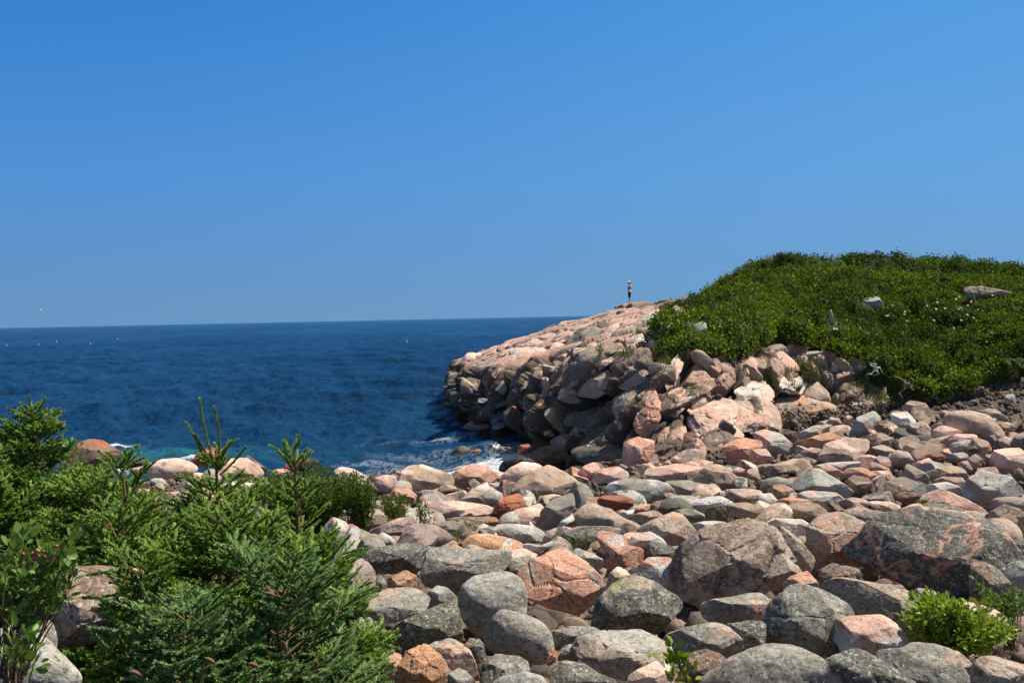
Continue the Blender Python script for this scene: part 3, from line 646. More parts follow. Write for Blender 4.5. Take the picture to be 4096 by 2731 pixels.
M P C .5 m 320,800 360,760 450,790 460,850 340,870
M C L .4 m 780,890 850,850 950,830 1000,870 920,920 820,930
N Q B .5 m 440,840 600,600 780,450 1000,470 1300,520 1600,680 1500,800 1200,1050 1000,1150 830,1180 650,1130 540,1000 520,900|big pinkish grey boulder under the spruce boughs at lower left
N G L .4 m -50,1060 180,1000 400,935 450,1000 510,1200 480,1260 300,1300 -50,1300|grey boulder in spruce shade at the left edge
N L W .3 r -50,1300 180,1200 330,1180 400,1190 560,1380 680,1520 700,1650 -50,1650|whitish smooth boulder in the bottom left corner
H L W .4 m 1250,460 1290,410 1360,400 1400,460 1350,485 1290,490|grey white boulder poking out of the hillside shrubs
H C V .5 a 1025,560 1035,490 1050,480 1065,540 1105,590 1100,640 1060,635|tall narrow pinkish rock standing in the hillside shrubs
H Q P .4 m 1980,400 1985,340 2080,335 2220,370 2290,400 2220,415 2100,415|low reddish brown rock ledge near the hilltop on the right
H L G .4 m 110,650 130,590 180,565 215,575 205,640 170,680 120,680|oval light grey boulder at the left end of the shrubs
H G L .4 m 60,625 80,570 105,560 100,620 75,640
H L C .4 a 885,770 960,765 995,790 980,820 900,815
H W C .4 m 1220,625 1245,595 1265,600 1250,635
H R B .4 a 1165,560 1185,530 1210,545 1200,570
H C L .4 m 1410,530 1440,520 1450,535 1420,545
H Q L .5 m 1235,870 1260,845 1295,860 1290,890 1250,890
H Q T .5 m 0,445 30,410 90,395 140,405 90,430 30,455
H C L .5 a 1050,920 1060,850 1090,840 1100,900 1070,930
'''
rs=np.random.default_rng(7)
def rock_shape(rad,T,style,lvl,rng,size,joint=False):
    v,f=ico(lvl)
    a,b,c=v[:,0],v[:,1],v[:,2]
    th=np.arctan2(b,a); cp=np.sqrt(np.clip(1-c*c,0,1))
    ex={'r':.78,'m':.66,'a':.55}[style]
    rr=np.interp(th,np.linspace(-math.pi,math.pi,len(rad)),rad)
    w=cp**ex; dz=np.sign(c)*np.abs(c)**ex*T
    mr=rad.mean()
    p=np.stack([rr*w*np.cos(th),rr*w*np.sin(th),dz],1)
    # facets cut over the bulge, away from the outline
    hx=np.abs(rr*np.cos(th)).max(); hy=np.abs(rr*np.sin(th)).max(); sc_=np.array([hx,hy,T])
    n={'r':5,'m':10,'a':13}[style]; keep={'r':.5,'m':.95,'a':1.0}[style]
    base=[((.1,.72,.7),.62),((-.5,.0,.85),.70),((.55,-.1,.8),.68),((0,-.75,.66),.60)]
    for k in range(n):
        if k<len(base):
            nn=np.array(base[k][0])+rng.normal(size=3)*.16; d=base[k][1]+rng.normal()*.05
        else:
            nn=rng.normal(size=3); nn[2]=abs(nn[2])*(1 if k%2 else -1)+.4*(1 if k%2 else -1); d=.70+.2*rng.random()
        nn/=np.linalg.norm(nn)
        q=p/sc_; s=q@nn-d; m=s>0
        q[m]-=nn*(s[m]*keep)[:,None]; p=q*sc_
    if style!='r':                      # three joint sets give flat broken faces
        M=rng.normal(size=(3,3)); Qm,_r=np.linalg.qr(M)
        for ax_ in range(3):
            for sg in (1,-1):
                nn=Qm[:,ax_]*sg
                if abs(nn[2])<.3: continue
                d=(.60 if style=='a' else .68)+.12*rng.random(); q=p/sc_; s=q@nn-d; m=s>0; q[m]-=nn*(s[m])[:,None]; p=q*sc_
    # weathering
    o=rng.random(3)*100; q=p/mr
    nr=v/np.linalg.norm(v,axis=1,keepdims=True)
    am={'r':.04,'m':.026,'a':.018}[style]
    p+=nr*(mr*(am*1.4*fbm(q*1.4+o,3)+am*.7*fbm(q*4+o,4)))[:,None]
    if style!='r':
        f1,f2,cc,h=cells(q*(2.1 if joint else 1.3)+o,3); style_a=2.2 if joint else 1.
        p+=nr*(mr*style_a*(.05 if style=='a' else .022)*((h-.5)-1.0*np.clip(1-(f2-f1)/.07,0,1)))[:,None]
    if lvl>=5: p+=nr*(mr*.010*fbm(q*13+o,4))[:,None]
    return p,f
PLACED=[]       # name, centre, radii, px box, depth
def beach_depth(cx,cy,rpx):
    Ds=np.linspace(2.2,62,1200); q=P(np.full(1200,cx),np.full(1200,cy),Ds)
    zz=zb(q[:,0],Ds)+.35*rpx*Ds/F
    k=np.argmax(q[:,2]<=zz)
    return Ds[k] if (q[:,2]<=zz).any() else 55.
for ln in ROCKS.strip().split('\n'):
    body,_,lab=ln.partition('|'); tk=body.split(); reg,ca_,cb_,am,st=tk[:5]
    ox,oy,s=REG[reg]; pg=np.array([[float(t) for t in q.split(',')] for q in tk[5:]])*s+[ox,oy]
    x,y=pg[:,0],pg[:,1]; x2,y2=np.roll(x,-1),np.roll(y,-1); cr_=x*y2-x2*y; A=cr_.sum()/2
    cx=((x+x2)*cr_).sum()/(6*A); cy=((y+y2)*cr_).sum()/(6*A)
    wpx=(x.max()-x.min())/2; hpx_=(y.max()-y.min())/2
    onhead=reg in 'EH'
    if reg=='D':
        _h,_n=ray_head(cx,cy); onhead=_h is not None and _h.y<beach_depth(cx,cy,hpx_)+.2 and cy<1800
    T_=.8*min(wpx,hpx_*1.35)
    if onhead:
        hit,hn=ray_head(cx,cy)
        surf=(reg=='E' and cx<2330 and cy>1700)
        Dw_=HC*F/(cy+hpx_*.6-(1311-.0211*cx))
        if hit is None or (surf and hit.y>Dw_): D=Dw_
        else: D=hit.y+(.28 if reg=='E' else 0.)*T_*hit.y/F
        if reg=='E' and cy>1755 : D=min(D,Dw_)
    elif reg in 'LM' and cy<1920: D=min(beach_depth(cx,cy,hpx_),HC*F/(cy+hpx_*.9-(1311-.0211*cx)))
    elif reg=='N': D={'L':4.2,'G':4.6,'Q':4.9}[ca_]  # the boulder under the boughs carries their shade in its darker colours
    else: D=beach_depth(cx,cy,hpx_)
    sh_u=sh_v=0.
    if reg!='H' and onhead and hit is not None and not(surf and hit.y>Dw_):
        pts_=[((qx-cx)*.75+cx,(qy-cy)*.75+cy) for qx,qy in pg]; A_=[];B_=[]
        for qx,qy in pts_:
            hh_,_q=ray_head(qx,qy)
            if hh_ is not None and abs(hh_.y-hit.y)<6: A_.append([(qx-cx)*hit.y/F,-(qy-cy)*hit.y/F,1]); B_.append(hh_.y-hit.y)
        if len(A_)>3:
            so=np.linalg.lstsq(np.array(A_),np.array(B_),rcond=None)[0]; sh_u=float(np.clip(so[0],-1.2,1.2)); sh_v=float(np.clip(so[1],-.4,2.2 if reg=='H' or cy<1560 else 1.3)); D+=float(np.clip(so[2],-1.2,.5))
    elif not onhead: sh_v=.22 if st!='r' else .1
    if 'flat' in lab or 'slab' in lab: sh_v=max(sh_v,.8)
    c=P(cx,cy,D); ray=c-np.array([0,0,HC]); dist=np.linalg.norm(ray); ray/=dist
    u=np.cross(ray,[0,0,1.]); u/=np.linalg.norm(u); up=np.cross(u,ray)
    # camera roll of the outline
    dx,dy=pg[:,0]-cx,-(pg[:,1]-cy); ro=R(-1.21); dx,dy=dx*math.cos(ro)-dy*math.sin(ro),dx*math.sin(ro)+dy*math.cos(ro)
    k_=dist/F; dx=dx*k_; dy=dy*k_
    ths=np.linspace(-math.pi,math.pi,97); rad=np.zeros(97)
    for i,t in enumerate(ths):
        dxx,dyy=math.cos(t),math.sin(t); best=0
        for j in range(len(dx)):
            ax,ay=dx[j],dy[j]; bx,by=dx[(j+1)%len(dx)],dy[(j+1)%len(dx)]
            den=dxx*(by-ay)-dyy*(bx-ax)
            if abs(den)<1e-9: continue
            tt=(ax*(by-ay)-ay*(bx-ax))/den; uu=(ax*dyy-ay*dxx)/den
            if tt>0 and -1e-6<=uu<=1+1e-6: best=max(best,tt)
        rad[i]=best
    sw={'r':4,'m':2,'a':1}[st]; r2=rad[:-1]
    for _ in range(sw): r2=.25*np.roll(r2,1)+.5*r2+.25*np.roll(r2,-1)
    grow=1.08
    rad=np.append(r2,r2[0])*grow
    big=math.sqrt(wpx*hpx_); lvl=6 if big>150 else (5 if big>40 else 4)
    p,f=rock_shape(rad,T_*k_,st,lvl,rs,big,joint=onhead and big>45)
    wv=p[:,0:1]*u+p[:,1:2]*up+p[:,2:3]*(-ray)
    ab_=c+wv; dl=sh_u*p[:,0]+sh_v*p[:,1]; C0=np.array([0,0,HC]); wv=C0+(ab_-C0)*(1+dl/dist)[:,None]-c
    nm='rock_block' if (onhead) else 'boulder'
    o=link(nm,mesh(nm,wv,f,ROCK,smooth='sharp' if st!='r' else True),c)
    far=D>17
    rprops(o,ca_,cb_,float(am),spk=(.75 if not far else .25),lic=(.5 if D<14 and ca_ in 'GDQLM' else (.25 if D<20 else .12)),moss=(.9 if ca_=='M' or cb_=='M' or 'lichen' in lab else .0),wet=(1. if ca_=='K' else 0),fs=(1.0 if D<20 else .7),rng=rs)
    if 'vein' in lab: o['vein']=1.
    PLACED.append(dict(o=o,c=c,r=np.array([wpx,hpx_])*k_,px=(cx,cy),pr=(wpx,hpx_),D=D,lab=lab.strip(),a=ca_,b=cb_,st=st,head=onhead,reg=reg))
# ---------------------------------------------------------------- labels for the traced rocks
for r in PLACED:
    if not r['lab']: continue
    r['o']['label']=r['lab']
LM=[r for r in PLACED if r['lab']]
SHORT={id(r):' '.join(r['lab'].split()) for r in LM}
def shorten(s):
    for cut in (' above ',' with ',' at the ',' beside ',' below ',' under ',' behind ',' on the ',' near ',' lying ',' leaning ',' over ',' left of ',' right of ',' by the ',' among ',' in the ',' between ',' crossed ',' standing ',' resting ',' poking ',' against ',' cut ',' forming ',' overhanging',', '):
        i=s.find(cut)
        if i>12: s=s[:i]
    return s
sh={}
for r in LM: sh[id(r)]=shorten(r['lab'])
cnt={}
for v in sh.values(): cnt[v]=cnt.get(v,0)+1
used=set(r['lab'] for r in LM)
LMu=[r for r in LM if cnt[sh[id(r)]]==1 and len(sh[id(r)].split())<=7]
def rel(a,b):
    dx,dy=a[0]-b[0],a[1]-b[1]
    if abs(dx)>1.8*abs(dy): return 'right of' if dx>0 else 'left of'
    if abs(dy)>1.8*abs(dx): return 'below' if dy>0 else 'above'
    return ('lower right of' if dx>0 else 'lower left of') if dy>0 else ('upper right of' if dx>0 else 'upper left of')
def autolabel(px,szpx,base):
    ls=sorted(LMu,key=lambda r:math.hypot(r['px'][0]-px[0],(r['px'][1]-px[1])*1.3))
    for r in ls[:9]:
        for near in ('',):
            L=f"{base} {rel(px,r['px'])} the {sh[id(r)]}"
            if len(L.split())<=16 and L not in used: used.add(L); return L
    for r in ls[:6]:
        L=f"{base} farther {rel(px,r['px'])} the {sh[id(r)]}"
        if len(L.split())<=16 and L not in used: used.add(L); return L
    return None
FORM={'r':'rounded','m':'worn','a':'angular'}
for r in PLACED:
    head=r['head']; r['o']['category']='rock' if head else 'boulder'
    if head: r['o']['group']='jointed rocks of the headland'
    elif r['D']>17: r['o']['group']='boulders of the upper beach and shore'
    else: r['o']['group']='boulders in the foreground'
    if r['lab']: continue
    s=math.sqrt(r['pr'][0]*r['pr'][1]); size='large' if s>75 else ('medium' if s>42 else 'small')
    base=f"{size} {NAME[r['a']]} {FORM[r['st']]} {'rock' if head else 'boulder'}"
    r['o']['label']=autolabel(r['px'],s,base) or base+' among its neighbours on the beach'
# ---------------------------------------------------------------- smaller stones filling the gaps
def proto(rng,lvl,st):
    v,f=ico(lvl); p=v*np.array([1,.85,.72])
    n=9 if st=='a' else 5
    for k in range(n):
        nn=rng.normal(size=3); nn/=np.linalg.norm(nn); d=.47+.2*rng.random(); s=(p/[1,.8,.62])@nn-d; m=s>0; p[m]-=nn*[1,.8,.62]*(s[m]*1.)[:,None]
    o=rng.random(3)*50; p+=v*(.05*fbm(p*1.5+o,3)+.03*fbm(p*5+o,4))[:,None]; return p,f
PR=[mesh('stone',*proto(rs,4,'a' if k%3 else 'r'),ROCK,smooth='sharp') for k in range(10)]
sp=[]; cl='PGTCLQSBVD'
def place_stone(x,D,r,label,group,cat='stone',zoff=0.,cols=cl,wet=0,kz=None):
    o=link('stone',PR[rs.integers(10)],(x,D,(zb(x,D) if kz is None else kz)+zoff),label=label,cat=cat,group=group)
    o.rotation_euler=Euler((rs.normal()*.5,rs.normal()*.5,rs.random()*6.28)); o.scale=(r*(.85+.4*rs.random()),r*(.85+.3*rs.random()),r*(.8+.4*rs.random()))
    a=cols[rs.integers(len(cols))]; b=cols[rs.integers(len(cols))]
    rprops(o,a,b,.45,spk=.6 if D<17 else .25,lic=.3 if D<17 else .1,wet=wet,rng=rs); return o,a
cen=[(r['c'],max(r['r'])) for r in PLACED]
CC=np.array([c for c,_ in cen]); CR=np.array([min(r['r']) for r in PLACED])
nst=0; tries=0
while nst<230 and tries<9000:
    tries+=1
    px=1350+2750*rs.random() if rs.random()<.85 else 500+900*rs.random(); py=1800+930*rs.random()**.85
    if px<1350 and py>2050: continue
    if px>3300 and rs.random()<.35: py=1640+200*rs.random()
    D=beach_depth(px,py,0)
    if D>41 and px<2600: continue
    if D<15.5: continue
    q=P(px,py,D); rr=(.13+.22*rs.random())*(1 if D<14 else 1.55)
    if D>24: rr*=1.15
    dc=np.linalg.norm(CC-q,axis=1)
    if (dc<CR*.6).any(): continue
    if any((q[0]-a)**2+(q[1]-b)**2<(.8*(rr+c))**2 for a,b,c in sp): continue
    sp.append((q[0],q[1],rr)); nst+=1
    szp=rr*F/D; near=D<17
    o,a=place_stone(q[0],D,rr,None,'small stones wedged between the boulders',zoff=-.05-.2*rr)
    base=f"small {NAME[a]} stone wedged"
    L=autolabel((px,py),szp,base)
    o['label']=L or f"small {NAME[a]} stone wedged between boulders of the beach"
# deep rubble that fills the crevices: one sheet of uncountable stones
def merged(protos,items):
    V=[];Fc=[];n=0
    for (pv,pf),loc,rot,s in items:
        m=np.array(Euler(rot).to_matrix()); v=(pv*s)@m.T+loc; V.append(v); Fc.append(pf+n); n+=len(v)
    return np.concatenate(V),np.concatenate(Fc)
pl=[proto(rs,2,'a') for k in range(8)]; items=[]
for k in range(9000):
    D=5+47*rs.random()**.8; x=(-.45+.98*rs.random())*D
    if x<-2 and D<10: continue
    z=float(zb(x,D)); 
    if z<.1: continue
    r=.05+.13*rs.random()**2
    if D>36 and x>9: r*=.9
    items.append((pl[k%8],np.array([x,D,z-(.22 if D>24 else .55)+.05*rs.random()]),rs.random(3)*6,r*(1+.3*rs.random(3))))
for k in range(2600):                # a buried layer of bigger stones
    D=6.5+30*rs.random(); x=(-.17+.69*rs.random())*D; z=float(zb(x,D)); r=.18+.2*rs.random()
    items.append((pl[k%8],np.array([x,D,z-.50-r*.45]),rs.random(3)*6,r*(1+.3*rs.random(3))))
for k in range(2600):                # scree at the foot of the hill on the right
    px=3150+1000*rs.random(); h,_=ray_head(px,1690-.115*(px-3150)+rs.normal()*22)
    if h is None: continue
    r=.05+.11*rs.random()**2; items.append((pl[k%8],np.array(h)+[0,-.05,.02],rs.random(3)*6,r*(1+.3*rs.random(3))))
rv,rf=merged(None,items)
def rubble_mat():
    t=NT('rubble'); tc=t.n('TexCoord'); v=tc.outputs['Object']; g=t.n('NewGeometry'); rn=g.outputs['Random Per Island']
    cr=t.n('ValToRGB'); t.l(rn,cr.inputs[0]); el=cr.color_ramp.elements; el[0].color=(.07,.05,.038,1); el[1].color=(.30,.20,.14,1); e2=el.new(.5); e2.color=(.14,.105,.08,1)  # darkened tones: the black shade of the gaps is put into the stone colour
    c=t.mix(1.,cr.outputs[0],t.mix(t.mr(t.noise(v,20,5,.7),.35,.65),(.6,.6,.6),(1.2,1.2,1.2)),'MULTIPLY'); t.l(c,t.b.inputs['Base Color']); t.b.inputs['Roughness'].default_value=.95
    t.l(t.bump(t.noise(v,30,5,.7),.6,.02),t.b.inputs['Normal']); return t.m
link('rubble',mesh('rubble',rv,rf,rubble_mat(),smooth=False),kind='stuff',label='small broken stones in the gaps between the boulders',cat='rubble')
# ---------------------------------------------------------------- foliage
def leaf_mat(name,c1,c2,tr=.35,rough=.5,spec=.35):
    t=NT(name); tn=t.attr('tint'); c=t.mix(tn,c1,c2); t.l(c,t.b.inputs['Base Color']); t.b.inputs['Roughness'].default_value=rough; t.b.inputs['Specular IOR Level'].default_value=spec
    if tr:
        ts=t.n('BsdfTranslucent'); t.l(t.mix(.5,c,(.14,.20,.01),'MIX'),ts.inputs[0]); ms=t.n('MixShader'); ms.inputs[0].default_value=tr
        t.l(t.b.outputs[0],ms.inputs[1]); t.l(ts.outputs[0],ms.inputs[2]); t.l(ms.outputs[0],t.o.inputs[0])
    return t.m
def bark_mat(name,c):
    t=NT(name); tc=t.n('TexCoord'); n=t.noise(tc.outputs['Object'],60,5,.7); t.l(t.mix(n,tuple(x*.5 for x in c),tuple(x*1.4 for x in c)),t.b.inputs['Base Color']); t.b.inputs['Roughness'].default_value=.95
    t.l(t.bump(n,.7,.004),t.b.inputs['Normal']); return t.m
def tubes(segs,ns=6):
    "segs: list of (points Nx3, radii N)"
    V=[];Fq=[];n=0
    for pts,rad in segs:
        pts=np.asarray(pts,float); N=len(pts); tg=np.gradient(pts,axis=0); tg/=np.linalg.norm(tg,axis=1,keepdims=True)+1e-9
        ref=np.array([0,0,1.]) if abs(tg[0,2])<.8 else np.array([1.,0,0]); a=np.cross(tg,ref); a/=np.linalg.norm(a,axis=1,keepdims=True)+1e-9; b=np.cross(tg,a)
        th=np.arange(ns)/ns*2*math.pi
        v=pts[:,None]+np.asarray(rad)[:,None,None]*(np.cos(th)[None,:,None]*a[:,None]+np.sin(th)[None,:,None]*b[:,None])
        V.append(v.reshape(-1,3)); i=np.arange(N-1)[:,None]*ns; j=np.arange(ns)[None]; j2=(j+1)%ns
        Fq.append(np.stack([i+j,i+j2,i+ns+j2,i+ns+j],-1).reshape(-1,4)+n); n+=len(v.reshape(-1,3))
    return np.concatenate(V),np.concatenate(Fq)
def unit(v): return v/(np.linalg.norm(v,axis=-1,keepdims=True)+1e-9)
def needles(shoots,rng,nl=.017,nw=.0026,dens=560,tone=0.):
    "shoots: list of (p0,p1,bend) ; returns thin triangles with a tint"
    P0=[];DR=[];TT=[];TG=[]; CV=[];CF=[];CT=[];cn=0; th6=np.arange(5)/5*2*math.pi
    for p0,p1,tone_ in shoots:
        L=np.linalg.norm(p1-p0); n=max(18,int(L*dens*1.8)); t=rng.random(n)
        ax=(p1-p0)/L; curve=np.array([0,0,1.])*L*.10
        a_=unit(np.cross(ax,[.3,.2,1.])); b_=np.cross(ax,a_); cr0=nl*.34
        ring=[p0+cr0*(np.outer(np.cos(th6),a_)+np.outer(np.sin(th6),b_)),p0+(p1-p0)*.8+cr0*(np.outer(np.cos(th6),a_)+np.outer(np.sin(th6),b_))]; CV.append(np.concatenate(ring+[p1[None]+ax*nl*.5])); j=np.arange(5); j2=(j+1)%5
        CF.append(np.concatenate([np.stack([j,j2,j+5],1),np.stack([j2,j2+5,j+5],1),np.stack([j+5,j2+5,np.full(5,10)],1)])+cn); cn+=11; CT.append(np.full(11,np.clip(tone_-.4,0,1)))
        base=p0+np.outer(t,p1-p0)+np.outer(t*t-t,-curve)*0
        rv=unit(np.cross(ax,rng.normal(size=(n,3)))); up=np.array([0,0,1.]); rv=unit(rv+.35*up)
        d=unit(rv*(.9)+ax*(.55+.7*t[:,None]))
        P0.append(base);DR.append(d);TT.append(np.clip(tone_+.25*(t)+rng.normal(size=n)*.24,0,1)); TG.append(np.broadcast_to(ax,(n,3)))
    p=np.concatenate(P0);d=np.concatenate(DR);tt=np.concatenate(TT)
    ln=nl*(.75+.5*rng.random(len(p))); s=unit(np.cross(d,rng.normal(size=p.shape)))*nw*1.5
    v=np.stack([p-s,p+s,p+d*ln[:,None]],1).reshape(-1,3); f=np.arange(len(v)).reshape(-1,3); return np.concatenate([v]+CV),np.concatenate([f]+[np.concatenate(CF)+len(v)]),np.concatenate([np.repeat(tt,3)]+CT)
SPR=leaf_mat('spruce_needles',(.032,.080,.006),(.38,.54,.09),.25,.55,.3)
SPB=leaf_mat('blue_spruce_needles',(.035,.085,.018),(.37,.53,.17),.22,.55,.3)
BARK=bark_mat('spruce_bark',(.16,.10,.035)); 
def rot_about(v,k,a):
    return v*math.cos(a)+np.cross(k,v)*math.sin(a)+k*np.dot(k,v)*(1-math.cos(a))
def spruce(name,base,top,R0,label,rng,mat,whorl=.17,shoot=.11,leaders=(),nl=.017,nw=.0026,dens=560,lean=0,flat=.25,rpow=.8,tipfree=.0,sub=1.0,minr=.10,group='young spruces on the near bank'):
    base=np.array(base,float); top=np.array(top,float); H=np.linalg.norm(top-base)
    root=link(name,None,base,label=label,cat='spruce tree',group=group)
    ax=(top-base)/H; segs=[]; shoots=[]
    N=10; tp=[base+ax*H*t for t in np.linspace(0,1,N)]; r0=.012+.012*H
    trunk=(tp,[r0*(1-t)**.8+.004 for t in np.linspace(0,1,N)])
    h=H*.06; az=rng.random()*6
    while h<H*(1-tipfree)-.03:
        f=1-h/H; L=max(minr,R0*f**rpow)*(1.); nb=rng.integers(4,7)
        for k in range(nb):
            az+=2.4+rng.normal()*.25; el=flat+.75*(1-f)**1.5+rng.normal()*.12
            d=np.array([math.cos(az)*math.cos(el),math.sin(az)*math.cos(el),math.sin(el)])
            Lb=L*(.7+.5*rng.random()); p0=base+ax*(h+rng.random()*whorl*.6)
            nn=max(3,int(Lb/.09)); pts=[p0]; dd=d.copy()
            for j in range(nn):
                dd=unit(dd+np.array([0,0,-.05+.11*(j/nn)])+rng.normal(size=3)*.04); pts.append(pts[-1]+dd*Lb/nn)
            pts=np.array(pts); segs.append((pts,np.linspace(.005+.004*Lb,.0018,len(pts))))
            shoots.append((pts[-2],pts[-1]+dd*shoot*.5,.55+.4*rng.random()))
            side=unit(np.cross(dd,[0,0,1.])); m=int(Lb/(shoot*.36)*sub)
            for j in range(m):
                t=.22+.78*(j+.5)/m; ii=min(int(t*nn),nn-1); q=pts[ii]+(pts[ii+1]-pts[ii])*(t*nn-ii)
                sg=1 if j%2 else -1; ls=(shoot*(.7+.5*rng.random()))+(1-t)*Lb*.42
                sd=unit(.62*dd+sg*.78*side+np.array([0,0,.12+.15*rng.normal()]))
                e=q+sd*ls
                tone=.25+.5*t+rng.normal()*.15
                if ls<shoot*1.5: shoots.append((q,e,tone))
                else:
                    segs.append((np.array([q,q+sd*ls*.5,e]),[.004,.003,.002])); ns=int(ls/(shoot*.5)); s2=unit(np.cross(sd,[0,0,1.]))
                    shoots.append((q+sd*ls*.35,e,tone))
                    for i2 in range(ns):
                        tt=.2+.8*(i2+.5)/ns; q2=q+sd*ls*tt; sg2=1 if i2%2 else -1
                        s3=unit(.65*sd+sg2*.7*s2+np.array([0,0,.2*rng.normal()+.12])); shoots.append((q2,q2+s3*shoot*(.55+.5*rng.random()),tone+rng.normal()*.12))
        h+=whorl*(.8+.4*rng.random())
    for (pa,pb) in leaders:
        pa=np.array(pa);pb=np.array(pb); n=8; bow=unit(np.cross(pb-pa,[0,1,0]))*np.linalg.norm(pb-pa)*.05*rng.normal()
        pts=np.array([pa+(pb-pa)*t+bow*math.sin(t*math.pi) for t in np.linspace(0,1,n)]); segs.append((pts,np.linspace(.006,.003,n)))
        for i in range(n-1): shoots.append((pts[i],pts[i+1],.55))
    v,f=tubes([trunk],9); link('trunk',mesh('trunk',v-base,f,BARK),parent=root)
    v,f=tubes(segs,5); link('branches',mesh('branches',v-base,f,BARK),parent=root)
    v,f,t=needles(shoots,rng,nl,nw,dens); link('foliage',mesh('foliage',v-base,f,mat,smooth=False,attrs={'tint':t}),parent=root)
    return root,shoots
def ground_z(x,D): return float(zb(x,D))
def gp(px,D,dz=0): 
    q=P(px,1400,D); return np.array([q[0],D,ground_z(q[0],D)-.3+dz])
rg=np.random.default_rng(21)
# middle spruce with tall leaders
LP=lambda a,D:P(a[0],a[1],D)
D=6.3
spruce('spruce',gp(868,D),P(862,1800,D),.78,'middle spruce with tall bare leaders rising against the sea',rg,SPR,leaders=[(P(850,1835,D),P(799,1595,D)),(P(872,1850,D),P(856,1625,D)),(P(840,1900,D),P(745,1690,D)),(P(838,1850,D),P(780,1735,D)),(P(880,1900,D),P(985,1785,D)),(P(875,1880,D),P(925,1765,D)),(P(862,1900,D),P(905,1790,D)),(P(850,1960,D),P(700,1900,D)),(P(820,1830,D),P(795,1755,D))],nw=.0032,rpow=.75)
D=5.7
spruce('spruce',gp(1200,D),P(1176,1800,D),.60,'slim spruce with a crooked tip right of the tallest leaders',rg,SPR,leaders=[(P(1176,1800,D),P(1200,1765,D)),(P(1200,1765,D),P(1192,1740,D)),(P(1176,1860,D),P(1135,1765,D)),(P(1182,1850,D),P(1225,1795,D)),(P(1180,1890,D),P(1130,1815,D)),(P(1210,1905,D),P(1268,1845,D)),(P(1185,1960,D),P(1320,1920,D))],nw=.003,rpow=.8)
D=5.9
spruce('spruce',gp(560,D),P(490,1880,D),.72,'spruce with a bent dark tip left of the tallest leaders',rg,SPR,leaders=[(P(490,1870,D),P(555,1780,D)),(P(505,1880,D),P(578,1830,D)),(P(485,1870,D),P(420,1850,D))],nw=.0032,rpow=.7)
D=4.3
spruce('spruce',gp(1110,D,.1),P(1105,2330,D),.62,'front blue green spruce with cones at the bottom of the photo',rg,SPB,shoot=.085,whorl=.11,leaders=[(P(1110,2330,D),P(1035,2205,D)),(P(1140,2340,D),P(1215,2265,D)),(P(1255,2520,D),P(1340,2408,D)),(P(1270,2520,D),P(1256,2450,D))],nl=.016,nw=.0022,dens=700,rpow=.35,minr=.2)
D=4.0
spruce('spruce',gp(820,D,-.1),P(730,2490,D),.46,'low bluish spruce spreading over the bottom edge left of centre',rg,SPB,shoot=.085,whorl=.10,leaders=[(P(640,2560,D),P(355,2510,D)),(P(440,2600,D),P(352,2505,D)),(P(440,2600,D),P(490,2505,D)),(P(620,2440,D),P(565,2330,D)),(P(520,2435,D),P(355,2380,D))],nl=.016,nw=.0022,dens=700,rpow=.35,minr=.18)
D=4.9
spruce('spruce',gp(900,D),P(905,2200,D),.80,'bushy spruce filling the middle of the evergreen clump',rg,SPR,shoot=.09,whorl=.12,leaders=[(P(905,2230,D),P(940,2210,D))],nw=.0026,dens=620,rpow=.4,minr=.25)
D=5.2
spruce('spruce',gp(1260,D),P(1270,2180,D),.55,'spruce reaching towards the boulders on the right of the clump',rg,SPR,shoot=.09,whorl=.13,leaders=[(P(1290,2290,D),P(1400,2140,D)),(P(1300,2280,D),P(1420,2215,D)),(P(1300,2400,D),P(1445,2380,D))],nw=.0026,dens=620,rpow=.5,minr=.2)
D=4.55
spruce('spruce',gp(560,D),P(560,2250,D),.36,'small spruce draping its boughs over the pinkish grey boulder',rg,SPR,shoot=.08,whorl=.12,nw=.0026,dens=560,rpow=.5,minr=.14,leaders=[(P(560,2290,D),P(350,2300,D)),(P(560,2350,D),P(330,2390,D))])
D=5.6
spruce('spruce',gp(420,D),P(470,2170,D),.62,'spruce with drooping boughs above the pinkish grey boulder',rg,SPR,shoot=.09,whorl=.14,nw=.0028,dens=600,rpow=.5,minr=.2,leaders=[(P(480,2170,D),P(620,2010,D)),(P(480,2170,D),P(335,2100,D))])
D=10
spruce('spruce',gp(130,D),P(128,1640,D),1.9,'tall dense spruce at the left edge of the photo',rg,SPR,shoot=.10,whorl=.17,leaders=[(P(130,1700,D),P(118,1578,D)),(P(130,1660,D),P(82,1612,D)),(P(132,1660,D),P(182,1592,D)),(P(150,1720,D),P(250,1702,D))],nl=.022,nw=.0045,dens=420,rpow=.95,sub=1.1,minr=.05)
D=9
spruce('spruce',gp(-120,D),P(-130,1900,D),1.25,'dark spruce half cut by the left edge',rg,SPR,shoot=.10,whorl=.17,nl=.022,nw=.0045,dens=420,rpow=.5)
D=8.5
spruce('spruce',gp(360,D),P(350,1930,D),.95,'small spruce between the tall dense one and the bent tip',rg,SPR,shoot=.10,whorl=.15,nl=.022,nw=.004,dens=420,rpow=.5)
